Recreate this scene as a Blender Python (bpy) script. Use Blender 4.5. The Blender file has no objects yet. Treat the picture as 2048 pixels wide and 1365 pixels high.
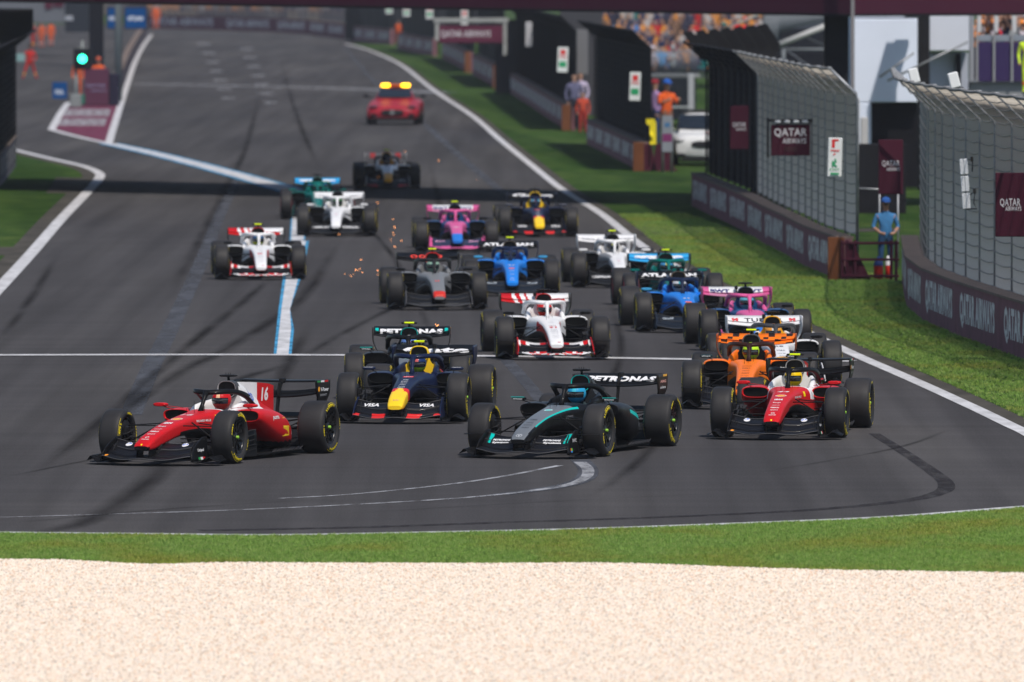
import bpy, bmesh, math, random
from mathutils import Vector, Matrix
from mathutils.bvhtree import BVHTree
R = math.radians
rnd = random.Random(7)
S = bpy.context.scene
COL = S.collection

# ---------------------------------------------------------------- camera
CAM_H = 6.75; FPX = 23000.0; PITCH = R(1.9235)      # focal length in pixels of the 2048 px wide photograph
cd = bpy.data.cameras.new('camera'); cam = bpy.data.objects.new('camera', cd); COL.objects.link(cam)
cam.location = (0, 0, CAM_H); cam.rotation_euler = (R(90) - PITCH, 0, 0)
cd.sensor_width = 36; cd.lens = FPX / 2048 * 36; cd.clip_start = 1; cd.clip_end = 6000
cd.dof.use_dof = True; cd.dof.focus_distance = 158; cd.dof.aperture_fstop = 4.0
S.camera = cam
# ---------------------------------------------------------------- light
SUN_EL, SUN_AZ = R(56), R(155)                       # sun high behind the camera, to the right
w = bpy.data.worlds.new('World'); S.world = w; w.use_nodes = True
nt = w.node_tree; sky = nt.nodes.new('ShaderNodeTexSky'); sky.sky_type = 'NISHITA'; sky.sun_disc = False
sky.sun_elevation = SUN_EL; sky.sun_rotation = SUN_AZ
bg = nt.nodes['Background']; bg.inputs[1].default_value = 0.105
nt.links.new(sky.outputs[0], bg.inputs[0])
sd = bpy.data.lights.new('sun', 'SUN'); sd.energy = 3.45; sd.angle = R(0.9); sd.color = (1, .93, .84)
sun = bpy.data.objects.new('sun', sd); COL.objects.link(sun)
sv = Vector((math.sin(SUN_AZ) * math.cos(SUN_EL), math.cos(SUN_AZ) * math.cos(SUN_EL), math.sin(SUN_EL)))
sun.rotation_euler = sv.to_track_quat('Z', 'Y').to_euler(); sun.location = (0, 150, 60)
S.view_settings.view_transform = 'Standard'; S.view_settings.look = 'None'
S.view_settings.exposure = 0.15; S.view_settings.gamma = 1.0
S.cycles.max_bounces = 6; S.cycles.transparent_max_bounces = 12; S.cycles.caustics_reflective = False; S.cycles.caustics_refractive = False

# ---------------------------------------------------------------- helpers
def ray(px, py):
    a = (px - 1024) / FPX; b = -(py - 682.5) / FPX; s, c = math.sin(PITCH), math.cos(PITCH)
    return Vector((a, c + b * s, -s + b * c))
def G(px, py, z=0.0):
    d = ray(px, py); t = (CAM_H - z) / -d.z
    return Vector((d.x * t, d.y * t, z))
def V(px, py, Y):
    d = ray(px, py); t = Y / d.y
    return Vector((d.x * t, Y, CAM_H + d.z * t))
def hexc(s):
    f = lambda v: v / 12.92 if v <= .04045 else ((v + .055) / 1.055) ** 2.4
    return tuple(f(int(s[i:i + 2], 16) / 255) for i in (0, 2, 4))
def cr(table, y):
    """smooth interpolation of rows (key, values...)"""
    n = len(table)
    if y <= table[0][0]: return list(table[0][1:])
    if y >= table[-1][0]: return list(table[-1][1:])
    for i in range(n - 1):
        if y <= table[i + 1][0]: break
    a = table[max(i - 1, 0)]; b = table[i]; c = table[i + 1]; d = table[min(i + 2, n - 1)]
    t = (y - b[0]) / (c[0] - b[0]); L = c[0] - b[0]; out = []
    for k in range(1, len(b)):
        m1 = (c[k] - a[k]) / (c[0] - a[0]) * L; m2 = (d[k] - b[k]) / (d[0] - b[0]) * L
        out.append((2*t**3 - 3*t*t + 1) * b[k] + (t**3 - 2*t*t + t) * m1 + (-2*t**3 + 3*t*t) * c[k] + (t**3 - t*t) * m2)
    return out
class MB:
    """collects faces with a colour each, then links them as one mesh object"""
    def __init__(s, col=(.5, .5, .5)): s.v = []; s.f = []; s.c = []; s.col = col; s.sm = []
    def add(s, vs, fs, col=None, smooth=True):
        o = len(s.v); s.v += [tuple(p) for p in vs]; c = col or s.col
        for f in fs: s.f.append(tuple(i + o for i in f)); s.c.append(c); s.sm.append(smooth)
    def box(s, c, d, col=None, rot=None, smooth=False, taper=1.0):
        x, y, z = d[0] / 2, d[1] / 2, d[2] / 2; vs = []
        for k in (-1, 1):
            t = taper if k > 0 else 1
            for (a, b) in ((-1, -1), (1, -1), (1, 1), (-1, 1)): vs.append(Vector((a * x * t, b * y * t, k * z)))
        if rot: vs = [rot @ p for p in vs]
        s.add([p + Vector(c) for p in vs], [(3, 2, 1, 0), (4, 5, 6, 7), (0, 1, 5, 4), (1, 2, 6, 5), (2, 3, 7, 6), (3, 0, 4, 7)], col, smooth)
    def bbox(s, c, d, b=.01, col=None, rot=None):
        """box with chamfered edges"""
        x, y, z = d[0] / 2, d[1] / 2, d[2] / 2; rings = []
        for (zz, q) in ((-z, b), (-z + b, 0), (z - b, 0), (z, b)):
            X, Y = x - q, y - q
            rings.append([Vector(p) for p in ((-X + b, -Y, zz), (X - b, -Y, zz), (X, -Y + b, zz), (X, Y - b, zz), (X - b, Y, zz), (-X + b, Y, zz), (-X, Y - b, zz), (-X, -Y + b, zz))])
        rings = [[(rot @ p if rot else p) + Vector(c) for p in r] for r in rings]
        s.loft(rings, cap=True, col=col, smooth=False)
    def loft(s, rings, cap=False, closed=True, col=None, smooth=True, colf=None, ringclosed=False, inv=False):
        n = len(rings[0]); o = len(s.v)
        for r in rings: s.v += [tuple(p) for p in r]
        m = len(rings)
        for i in range(m if ringclosed else m - 1):
            for j in range(n if closed else n - 1):
                a, b = o + i * n + j, o + i * n + (j + 1) % n
                i2 = (i + 1) % m
                c, d = o + i2 * n + (j + 1) % n, o + i2 * n + j
                s.f.append((d, c, b, a) if inv else (a, b, c, d)); s.sm.append(smooth)
                if colf:
                    P = [s.v[q] for q in (a, b, c, d)]
                    s.c.append(colf(*[sum(p[k] for p in P) / 4 for k in range(3)]))
                else: s.c.append(col or s.col)
        if cap:
            for base, rev in ((o, False), (o + (m - 1) * n, True)):
                f = list(range(base, base + n)); f = f if (rev != inv) else f[::-1]
                s.f.append(tuple(f)); s.sm.append(False)
                if colf:
                    P = [s.v[q] for q in f]; s.c.append(colf(*[sum(p[k] for p in P) / n for k in range(3)]))
                else: s.c.append(col or s.col)
    def tube(s, pts, r, n=8, col=None, cap=True, flat=1.0, up=(0, 0, 1)):
        pts = [Vector(p) for p in pts]; rs = r if isinstance(r, (list, tuple)) else [r] * len(pts); rings = []
        for i, p in enumerate(pts):
            t = (pts[min(i + 1, len(pts) - 1)] - pts[max(i - 1, 0)]).normalized(); u = Vector(up)
            if abs(t.dot(u)) > .95: u = Vector((0, 1, 0)) if abs(t.y) < .9 else Vector((1, 0, 0))
            a = t.cross(u).normalized(); b = a.cross(t)
            rings.append([p + (a * math.cos(q) + b * math.sin(q) * flat) * rs[i] for q in [2 * math.pi * k / n for k in range(n)]])
        s.loft(rings, cap=cap, col=col)
    def lathe(s, prof, n=32, axis='x', c=(0, 0, 0), col=None, colf=None, closedprof=False, inv=False):
        rings = []
        for k in range(n):
            a = 2 * math.pi * k / n; ring = []
            for (h, r) in prof:
                if axis == 'x': p = (h, r * math.cos(a), r * math.sin(a))
                elif axis == 'z': p = (r * math.cos(a), r * math.sin(a), h)
                else: p = (r * math.cos(a), h, r * math.sin(a))
                ring.append(Vector(p) + Vector(c))
            rings.append(ring)
        s.loft(rings, closed=closedprof, col=col, colf=colf, ringclosed=True, inv=inv)
    def prism(s, poly, d, col=None, smooth=False):
        """poly: 3D outline, d: extrusion vector"""
        n = len(poly); P = [Vector(p) for p in poly]; d = Vector(d)
        s.add(P + [p + d for p in P], [tuple(range(n))[::-1], tuple(range(n, 2 * n))] + [(i, (i + 1) % n, (i + 1) % n + n, i + n) for i in range(n)], col, smooth)
    def ell(s, c, r, n=12, m=8, col=None, colf=None):
        rings = []
        for i in range(1, m):
            t = math.pi * i / m
            rings.append([Vector((c[0] + r[0] * math.sin(t) * math.cos(2*math.pi*k/n), c[1] + r[1] * math.sin(t) * math.sin(2*math.pi*k/n), c[2] + r[2] * math.cos(t))) for k in range(n)])
        s.loft(rings[::-1], cap=True, col=col, colf=colf)
    def mesh(s, name, m):
        me = bpy.data.meshes.new(name); me.from_pydata(s.v, [], s.f)
        me.polygons.foreach_set('use_smooth', s.sm)
        ca = me.color_attributes.new('Col', 'FLOAT_COLOR', 'CORNER'); buf = []
        for p, c in zip(me.polygons, s.c): buf += [c[0], c[1], c[2], 1.0] * p.loop_total
        ca.data.foreach_set('color', buf)
        if m: me.materials.append(m)
        return me
    def build(s, name, m, parent=None, sharp=None):
        me = s.mesh(name, m)
        if sharp: me.set_sharp_from_angle(angle=R(sharp))
        return link(name, me, parent)
    def bvh(s): return BVHTree.FromPolygons([Vector(p) for p in s.v], s.f)
def link(name, me, parent=None):
    o = bpy.data.objects.new(name, me); COL.objects.link(o)
    if parent: o.parent = parent
    return o
def tag(o, label=None, cat=None, group=None, kind=None):
    if label: o['label'] = label
    if cat: o['category'] = cat
    if group: o['group'] = group
    if kind: o['kind'] = kind
    return o
def empty(name, loc=(0, 0, 0), rz=0.0, label=None, cat=None, group=None):
    o = bpy.data.objects.new(name, None); COL.objects.link(o); o.location = loc; o.rotation_euler = (0, 0, rz); o.empty_display_size = .1
    return tag(o, label, cat, group)
# ---- flat lettering
_tc = {}
def text2d(t, bold=.02, shear=0.0):
    k = (t, bold, shear)
    if k not in _tc:
        cu = bpy.data.curves.new('t', 'FONT'); cu.body = t; cu.offset = bold; cu.resolution_u = 2; cu.shear = shear; cu.space_character = 1.06
        o = bpy.data.objects.new('t', cu); COL.objects.link(o)
        dg = bpy.context.evaluated_depsgraph_get(); me = o.evaluated_get(dg).to_mesh()
        bm = bmesh.new(); bm.from_mesh(me); ya = [v.co.y for v in bm.verts]; ya, yb = min(ya), max(ya)
        for q in range(1, 8): bmesh.ops.bisect_plane(bm, geom=bm.verts[:] + bm.edges[:] + bm.faces[:], plane_co=(0, ya + (yb - ya) * q / 8, 0), plane_no=(0, 1, 0))
        bm.verts.index_update(); vs = [v.co.copy() for v in bm.verts]; fs = [tuple(v.index for v in p.verts) for p in bm.faces]; bm.free()
        o.evaluated_get(dg).to_mesh_clear(); bpy.data.objects.remove(o); bpy.data.curves.remove(cu)
        x0 = min(v.x for v in vs); x1 = max(v.x for v in vs); y0 = min(v.y for v in vs); y1 = max(v.y for v in vs)
        _tc[k] = ([((v.x - x0) / (x1 - x0) - .5, (v.y - y0) / (y1 - y0) - .5) for v in vs], fs, (x1 - x0) / (y1 - y0))
    return _tc[k]
def disc2d(n=20): return ([(0, 0)] + [(math.cos(2*math.pi*k/n) / 2, math.sin(2*math.pi*k/n) / 2) for k in range(n)], [(0, k + 1, (k + 1) % n + 1) for k in range(n)], 1.0)
def quad2d(n=6):
    vs = [(i / n - .5, j / 2 - .5) for j in range(3) for i in range(n + 1)]
    return (vs, [(j * (n + 1) + i, j * (n + 1) + i + 1, (j + 1) * (n + 1) + i + 1, (j + 1) * (n + 1) + i) for j in range(2) for i in range(n)], 1.0)
def decal(mb, shape, c, u, v, wd, ht, col, bvh=None, d=None, off=.003, bold=.02, shear=0.0):
    """lay a flat print centred at c with axes u (right), v (up) on a surface; with a bvh it is wrapped on it along d"""
    if isinstance(shape, str): shape = text2d(shape, bold, shear)
    vs, fs, asp = shape; u = Vector(u).normalized(); v = Vector(v).normalized(); c = Vector(c)
    if wd is None: wd = ht * asp
    out = []
    for (a, b) in vs:
        p = c + u * (a * wd) + v * (b * ht)
        if bvh:
            dd = Vector(d).normalized(); h = bvh.ray_cast(p - dd * 1.0, dd, 3.0)
            if h[0] is None: return False
            n = h[1] if h[1].dot(dd) < 0 else -h[1]
            p = h[0] + n * off
        else: p = p + u.cross(v) * off
        out.append(p)
    mb.add(out, fs, col, False); return True

# ---------------------------------------------------------------- materials
def mat(name, col=(.5, .5, .5), rough=.6, metal=0.0, coat=0.0, attr=False, noise=0.0, nscale=8.0, bump=0.0, bscale=60.0, spec=.5, emit=None, objcol=False):
    m = bpy.data.materials.new(name); m.use_nodes = True; n = m.node_tree.nodes; l = m.node_tree.links; b = n['Principled BSDF']
    b.inputs['Roughness'].default_value = rough; b.inputs['Metallic'].default_value = metal; b.inputs['Coat Weight'].default_value = coat
    b.inputs['Coat Roughness'].default_value = .08; b.inputs['Specular IOR Level'].default_value = spec
    src = None
    if attr:
        a = n.new('ShaderNodeAttribute'); a.attribute_name = 'Col'; src = a.outputs['Color']
    elif objcol:
        a = n.new('ShaderNodeObjectInfo'); src = a.outputs['Color']
    else: b.inputs['Base Color'].default_value = (*col, 1)
    if noise:
        tc = n.new('ShaderNodeTexCoord'); nz = n.new('ShaderNodeTexNoise'); nz.inputs['Scale'].default_value = nscale; nz.inputs['Detail'].default_value = 6
        l.new(tc.outputs['Object'], nz.inputs['Vector'])
        mr = n.new('ShaderNodeMapRange'); mr.inputs['From Min'].default_value = .3; mr.inputs['From Max'].default_value = .7
        mr.inputs['To Min'].default_value = 1 - noise; mr.inputs['To Max'].default_value = 1 + noise; l.new(nz.outputs[0], mr.inputs['Value'])
        mx = n.new('ShaderNodeVectorMath'); mx.operation = 'SCALE'
        if src: l.new(src, mx.inputs[0])
        else: mx.inputs[0].default_value = col
        l.new(mr.outputs[0], mx.inputs['Scale']); src = mx.outputs[0]
        mr2 = n.new('ShaderNodeMapRange'); mr2.inputs['To Min'].default_value = max(rough - .12, .03); mr2.inputs['To Max'].default_value = min(rough + .12, 1)
        l.new(nz.outputs[0], mr2.inputs['Value']); l.new(mr2.outputs[0], b.inputs['Roughness'])
    if src: l.new(src, b.inputs['Base Color'])
    if bump:
        tc = n.new('ShaderNodeTexCoord'); nz = n.new('ShaderNodeTexNoise'); nz.inputs['Scale'].default_value = bscale; l.new(tc.outputs['Object'], nz.inputs['Vector'])
        bp = n.new('ShaderNodeBump'); bp.inputs['Strength'].default_value = bump; bp.inputs['Distance'].default_value = .01
        l.new(nz.outputs[0], bp.inputs['Height']); l.new(bp.outputs[0], b.inputs['Normal'])
    if emit: b.inputs['Emission Color'].default_value = (*emit[:3], 1); b.inputs['Emission Strength'].default_value = emit[3]
    return m
M = {}
M['paint'] = mat('car_paint', attr=True, rough=.42, coat=.05, noise=.05, nscale=5, spec=.11)
M['print'] = mat('printed_colour', attr=True, rough=.5, spec=.2)
M['matte'] = mat('matte_colour', attr=True, rough=.75, noise=.1, nscale=6, spec=.15)
M['cloth'] = mat('cloth', attr=True, rough=.9, noise=.14, nscale=9, spec=.2)
M['carbon'] = mat('carbon_fibre', attr=True, rough=.5, noise=.25, nscale=9, spec=.08)
M['rubber'] = mat('tyre_rubber', (.019, .018, .019), rough=.62, noise=.22, nscale=4, bump=.12, bscale=40, spec=.3)
M['rim'] = mat('black_rim', (.012, .012, .013), rough=.28, metal=.3, noise=.1)
M['steel'] = mat('galvanised_steel', (.30, .31, .33), rough=.5, metal=.55, noise=.2, nscale=5)
M['wire'] = mat('galvanised_wire', (.78, .72, .64), rough=.7, metal=.2, spec=.2)
M['cable'] = mat('steel_cable', (.20, .195, .19), rough=.7, spec=.2)
M['dark'] = mat('black_mesh_cloth', (.012, .013, .017), rough=.85, noise=.3, nscale=2, spec=.1)
M['concrete'] = mat('barrier_concrete', attr=True, rough=.85, noise=.18, nscale=2.5, bump=.2, bscale=20, spec=.12)
M['visor'] = mat('visor', (.01, .012, .018), rough=.1, coat=1)
M['glass'] = mat('car_glass', (.012, .018, .028), rough=.12, spec=.3)
M['banner'] = mat('banner_cloth', attr=True, rough=.8, noise=.08, nscale=1.5, spec=.08)
M['building'] = mat('building_panel', attr=True, rough=.7, noise=.05, nscale=.6, spec=.12)
# ---------------------------------------------------------------- ground
def ground_mat(name, build):
    m = bpy.data.materials.new(name); m.use_nodes = True; nt = m.node_tree; b = nt.nodes['Principled BSDF']
    def N(t, **k):
        n = nt.nodes.new('ShaderNode' + t)
        for a, v in k.items():
            if hasattr(n, a) and a not in n.inputs: setattr(n, a, v)
            else: n.inputs[a].default_value = v
        return n
    tc = N('TexCoord')
    def noise(scale, sx=1, sy=1, det=4, rot=0):
        mp = N('Mapping'); mp.inputs['Scale'].default_value = (sx, sy, 1); mp.inputs['Rotation'].default_value = (0, 0, rot)
        nt.links.new(tc.outputs['Object'], mp.inputs[0]); z = N('TexNoise', Scale=scale, Detail=det); nt.links.new(mp.outputs[0], z.inputs['Vector']); return z.outputs[0]
    def ramp(src, stops):
        r = N('ValToRGB'); nt.links.new(src, r.inputs[0]); e = r.color_ramp.elements
        while len(e) < len(stops): e.new(.5)
        for i, (p, c) in enumerate(stops): e[i].position = p; e[i].color = (*c, 1) if len(c) == 3 else c
        return r.outputs[0]
    def mix(f, a, c, mode='MIX'):
        x = N('Mix'); x.data_type = 'RGBA'; x.blend_type = mode
        for s_, i in ((f, 0), (a, 6), (c, 7)):
            if isinstance(s_, (int, float)): x.inputs[i].default_value = s_
            elif isinstance(s_, tuple): x.inputs[i].default_value = (*s_, 1)
            else: nt.links.new(s_, x.inputs[i])
        return x.outputs[2]
    def bump(src, st, dist=.01):
        x = N('Bump', Strength=st, Distance=dist); nt.links.new(src, x.inputs['Height']); nt.links.new(x.outputs[0], b.inputs['Normal'])
    build(nt, b, N, noise, ramp, mix, bump); return m
def grey(v): return (v, v, v)
def _asphalt(nt, b, N, noise, ramp, mix, bump):
    c = ramp(noise(.28, 1, .07, 5), [(.3, (.050, .0485, .0525)), (.55, (.067, .0645, .0675)), (.75, (.088, .084, .084))])
    st = ramp(noise(1.6, 1, .012, 4, R(4)), [(.35, grey(.78)), (.6, grey(1.0)), (.8, grey(1.12))])
    c = mix(1.0, c, st, 'MULTIPLY')
    st2 = ramp(noise(.9, .05, 1.2, 5), [(.3, grey(.88)), (.7, grey(1.1))]); c = mix(.8, c, st2, 'MULTIPLY')
    g = ramp(noise(45, 1, .35, 2), [(.25, grey(.7)), (.5, grey(1.0)), (.8, grey(1.35))]); c = mix(1.0, c, g, 'MULTIPLY')
    nt.links.new(c, b.inputs['Base Color']); b.inputs['Roughness'].default_value = 1.0; b.inputs['Specular IOR Level'].default_value = .02
    bump(noise(60, 1, 1, 3), .5, .008)
M['asphalt'] = ground_mat('asphalt', _asphalt)
def _grass(nt, b, N, noise, ramp, mix, bump):
    tc_ = N('TexCoord')
    c = ramp(noise(1.1, 1, .35, 6), [(.3, (.022, .052, .010)), (.5, (.036, .074, .014)), (.72, (.060, .100, .022))])
    mp3 = N('Mapping'); mp3.inputs['Rotation'].default_value = (0, 0, R(-3.0)); nt.links.new(tc_.outputs['Object'], mp3.inputs[0]); wv = N('TexWave', Scale=.085, Distortion=1.2, Detail=1.0); wv.wave_type = 'BANDS'; wv.bands_direction = 'X'; nt.links.new(mp3.outputs[0], wv.inputs['Vector']); p3 = ramp(wv.outputs['Fac'], [(.35, (.72, .78, .75)), (.65, (1.12, 1.08, 1.1))]); c = mix(.85, c, p3, 'MULTIPLY')
    p2 = ramp(noise(.22, 1, .5, 3), [(.35, (.75, .9, .8)), (.6, (1.15, 1.05, 1.1))]); c = mix(.8, c, p2, 'MULTIPLY')
    g = ramp(noise(30, 1, .25, 3), [(.2, grey(.5)), (.5, grey(1)), (.8, grey(1.5))]); c = mix(1.0, c, g, 'MULTIPLY')
    h = N('HueSaturation', Saturation=1.0); nt.links.new(c, h.inputs['Color'])
    nt.links.new(h.outputs[0], b.inputs['Base Color']); b.inputs['Roughness'].default_value = 1; b.inputs['Specular IOR Level'].default_value = .04
    bump(noise(25, 1, 1, 4), 1.0, .05)
M['grass'] = ground_mat('turf', _grass)
def _gravel(nt, b, N, noise, ramp, mix, bump):
    c = ramp(noise(18, 1, .5, 3), [(.25, (.66, .54, .44)), (.5, (.84, .73, .62)), (.8, (.88, .80, .70))])
    nt.links.new(c, b.inputs['Base Color']); b.inputs['Roughness'].default_value = 1; b.inputs['Specular IOR Level'].default_value = .05; bump(noise(40), .8, .02)
M['gravel'] = ground_mat('gravel_bed', _gravel)
def _conc(nt, b, N, noise, ramp, mix, bump):
    c = ramp(noise(1.5, 1, .3, 5), [(.3, (.045, .042, .038)), (.7, (.085, .078, .068))]); nt.links.new(c, b.inputs['Base Color'])
    b.inputs['Roughness'].default_value = 1; b.inputs['Specular IOR Level'].default_value = .02; bump(noise(30), .3)
M['apron'] = ground_mat('concrete_apron', _conc)
def _painted(base, lo=.25, hi=.75, amin=.75, scale=5):
    def f(nt, b, N, noise, ramp, mix, bump):
        c = ramp(noise(3, 1, .2, 6), [(.3, tuple(v * .72 for v in base)), (.65, base)]); nt.links.new(c, b.inputs['Base Color']); b.inputs['Roughness'].default_value = 1; b.inputs['Specular IOR Level'].default_value = .02
        a = ramp(noise(scale, 1, .15, 6), [(lo, grey(amin)), (hi, grey(1))])
        nt.links.new(a, b.inputs['Alpha'])
    return f
M['white_line'] = ground_mat('white_road_paint', _painted((.62, .62, .64)))
M['worn_line'] = ground_mat('worn_road_paint', _painted((.42, .43, .46), .3, .7, .0))
M['old_line'] = ground_mat('blacked_out_line', _painted((.085, .091, .108), .15, .7, .35, 2))
M['blue_line'] = ground_mat('blue_road_paint', _painted((.07, .33, .58), .3, .6, .4))
M['maroon_paint'] = ground_mat('maroon_road_paint', _painted((.17, .045, .085)))
M['dark_patch'] = ground_mat('dark_sealed_asphalt', _painted((.040, .038, .043), .25, .75, .1))
def _skid(nt, b, N, noise, ramp, mix, bump):
    b.inputs['Base Color'].default_value = (.008, .008, .009, 1); b.inputs['Roughness'].default_value = 1; b.inputs['Specular IOR Level'].default_value = .0
    f = N('Attribute'); f.attribute_name = 'fade'; a = ramp(noise(1.2, 1, .12, 6), [(.3, grey(.1)), (.7, grey(.62))]); m = N('Math', operation='MULTIPLY')
    nt.links.new(a, m.inputs[0]); nt.links.new(f.outputs['Fac'], m.inputs[1]); nt.links.new(m.outputs[0], b.inputs['Alpha'])
M['skid'] = ground_mat('tyre_rubber_marks', _skid)
def sheet(name, pts, z, m, kind='structure', label=None):
    """flat ground patch from an outline of ground points"""
    me = bpy.data.meshes.new(name); me.from_pydata([(p[0], p[1], z) for p in pts], [], [tuple(range(len(pts)))])
    me.materials.append(m); o = link(name, me)
    return tag(o, label, kind=kind)
def smooth_path(P, k=6):
    tb = [(i, p[0], p[1]) for i, p in enumerate(P)]; return [tuple(cr(tb, i / k)) for i in range((len(P) - 1) * k + 1)]
def strip(name, pix, wd, z, m, label=None, sm=6, depth=False):
    """painted strip of width wd (m) along a path of pixels; wd may be (start, end); depth=True measures the width along the view"""
    P = [G(a, b) for a, b in (smooth_path(pix, sm) if sm else pix)]; n = len(P); vs = []; fs = []
    for i, p in enumerate(P):
        t = (P[min(i + 1, n - 1)] - P[max(i - 1, 0)]).normalized(); q = Vector((-t.y, t.x, 0))
        ww = wd if not isinstance(wd, tuple) else wd[0] + (wd[1] - wd[0]) * i / (n - 1)
        a, b = p + q * ww / 2, p - q * ww / 2
        if m == M['skid']:
            vs += [(a.x, a.y, z), (p.x, p.y, z), (b.x, b.y, z)]
            if i: fs += [(3*i - 3, 3*i - 2, 3*i + 1, 3*i), (3*i - 2, 3*i - 1, 3*i + 2, 3*i + 1)]
        else:
            vs += [(a.x, a.y, z), (b.x, b.y, z)]
            if i: fs.append((2*i - 2, 2*i - 1, 2*i + 1, 2*i))
    me = bpy.data.meshes.new(name); me.from_pydata(vs, [], fs); me.materials.append(m)
    if m == M['skid']:
        at = me.attributes.new('fade', 'FLOAT', 'POINT'); at.data.foreach_set('value', [(0.0 if j != 1 else min(1, i * .25, (n - 1 - i) * .25)) for i in range(n) for j in range(3)])
    return tag(link(name, me), label, kind='structure')
def offs(pix, d):
    """offset a pixel path sideways on the ground by d metres (towards +x)"""
    return [(G(a, b).x + d, G(a, b).y) for a, b in pix]
def gp(pix): return [(G(a, b).x, G(a, b).y) for a, b in pix]

sheet('terrain', [(-1500, -200), (1500, -200), (1500, 4000), (-1500, 4000)], -.03, M['grass'])
RIGHT = [(690, 88), (735, 100), (783, 120), (816, 140), (870, 183), (947, 234), (1000, 280), (1062, 330), (1125, 380), (1205, 430), (1295, 500), (1440, 583), (1560, 640), (1705, 708), (1790, 745), (1860, 776), (1960, 822), (2048, 864), (2150, 905), (2480, 940)]
NEAR = [(2500, 985), (2300, 1000), (2048, 1019), (1800, 1038), (1560, 1049), (1200, 1062), (900, 1069), (560, 1075), (300, 1073), (0, 1070), (-300, 1068), (-600, 1060)]
RS = smooth_path(RIGHT, 4); NS = smooth_path(NEAR, 4)
track = gp(RS) + gp(NS)
track += [(-80, 160), (-80, 1120), (14, 1120), (-8, 905)]
sheet('asphalt_track', [(-80, 100), (80, 100), (80, 1120), (-80, 1120)], 0, M['asphalt'])
def band(name, A, B, x0, x1, z, m, n=60):
    """ground strip between two edge lines given as points, from x0 to x1"""
    def at(P, x):
        P = sorted(P)
        for a, b in zip(P, P[1:]):
            if a[0] <= x <= b[0]: return a[1] + (b[1] - a[1]) * (x - a[0]) / max(b[0] - a[0], 1e-6)
        return P[0][1] if x < P[0][0] else P[-1][1]
    vs = []; fs = []
    for i in range(n + 1):
        x = x0 + (x1 - x0) * i / n; vs += [(x, at(A, x), z), (x, at(B, x), z)]
        if i: fs.append((2*i - 2, 2*i - 1, 2*i + 1, 2*i))
    me = bpy.data.meshes.new(name); me.from_pydata(vs, [], fs)
    if m: me.materials.append(m)
    return me
# apron kerb and grass on the right
gr = gp(RS); ap = [(x + .42, y) for x, y in gr]
o = sheet('concrete_kerb', gr + ap[::-1], .0045, M['apron'])
SEG = {}
sheet('grass_verge_right', ap[::-1] + [(-10.5, 905), (60, 905), (60, G(2480, 940).y)], .006, M['grass'])
strip('track_edge_line', RS[:-4], .24, .0085, M['white_line'], 'white line along the right edge of the track', 0)
# near grass strip and gravel
GRAV = [(2500, 1156), (2048, 1148), (1700, 1143), (1500, 1138), (1300, 1130), (1150, 1128), (1000, 1129), (600, 1128), (450, 1127), (300, 1131), (150, 1123), (0, 1121), (-600, 1128)]
gs = gp(smooth_path(GRAV, 3))
tag(link('grass_strip_near', band('grass_strip_near', gs, gp(NS), -16, 11.2, .006, M['grass'])), kind='structure')
tag(link('gravel_bed', band('gravel_bed', [(-40, 60), (40, 60)], gs, -40, 40, .012, M['gravel'], 160)), kind='structure')
strip('near_edge_line', [(a, b - 4) for a, b in NEAR], .34, .006, M['white_line'], 'thin white line at the outer edge of the corner')
# left grass islands
LW = [(-200, 790), (-60, 640), (0, 576), (60, 511), (120, 442), (172, 388), (198, 358), (196, 346), (165, 333), (100, 318), (30, 301), (-60, 280)]
lw = smooth_path(LW, 5)
sheet('grass_island_left', gp(lw) + [(-60, G(0, 280).y), (-60, G(0, 790).y)], .006, M['grass'])
sheet('concrete_kerb_left', gp(lw) + [(x - .55, y) for x, y in gp(lw)][::-1], .010, M['apron'])
strip('pit_exit_edge_line', LW, .3, .016, M['white_line'], 'white line round the grass island at the pit exit')
for q in ([(92, 387), (112, 356), (182, 357), (170, 378), (150, 388)], [(-60, 512), (-60, 496), (50, 495), (32, 512)]):
    sheet('service_path', gp(q), .012, M['apron'])
sheet('service_path', gp([(1255, 455), (1440, 455), (1470, 462), (1290, 474)]), .016, M['apron'])
sheet('service_path', gp([(1690, 460), (1800, 457), (1800, 463), (1690, 466)]), .017, M['apron'])
# pit exit paint
sheet('painted_pit_exit_apron', gp([(108, 258), (140, 212), (238, 212), (214, 286)]), .004, M['maroon_paint'])
for q in ([(131, 219), (222, 219), (218, 233), (124, 233)], [(120, 238), (214, 238), (209, 252), (110, 252)]):
    sheet('painted_pit_lettering', gp(q), .008, M['worn_line'])
strip('pit_exit_line', [(137, 206), (122, 226), (103, 260)], .3, .012, M['white_line'], sm=3)
strip('pit_exit_line', [(103, 260), (150, 273), (217, 288)], .3, .0125, M['white_line'], sm=3)
strip('pit_wall_line', [(217, 288), (232, 240), (248, 190), (268, 130), (285, 95), (303, 70)], .28, .013, M['white_line'], 'white line along the foot of the pit wall')
strip('pit_exit_line', [(217, 288), (300, 306), (400, 331), (500, 358), (590, 384)], (.75, 1.0), .0135, M['blue_line'], sm=3)
strip('pit_exit_line', [(217, 288), (300, 306), (400, 331), (500, 358), (590, 384)], (.45, .7), .0175, M['white_line'], sm=3)
for m, g, z in (('blue_line', 6, .012), ('white_line', 0, .016)):
    sheet('lane_divider_paint', gp([(585 - g / 2, 436), (612 + g / 2, 436), (607 + g / 2, 482), (582 - g / 2, 482)]), z, M[m])
    sheet('lane_divider_paint', gp([(585 - g, 483), (612 + g, 483), (600 + g, 545), (580, 620), (582 + g, 660), (577 + g, 711), (553 - g, 711), (563 - g, 620), (573 - g, 550)]), z + .0005, M[m])
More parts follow.
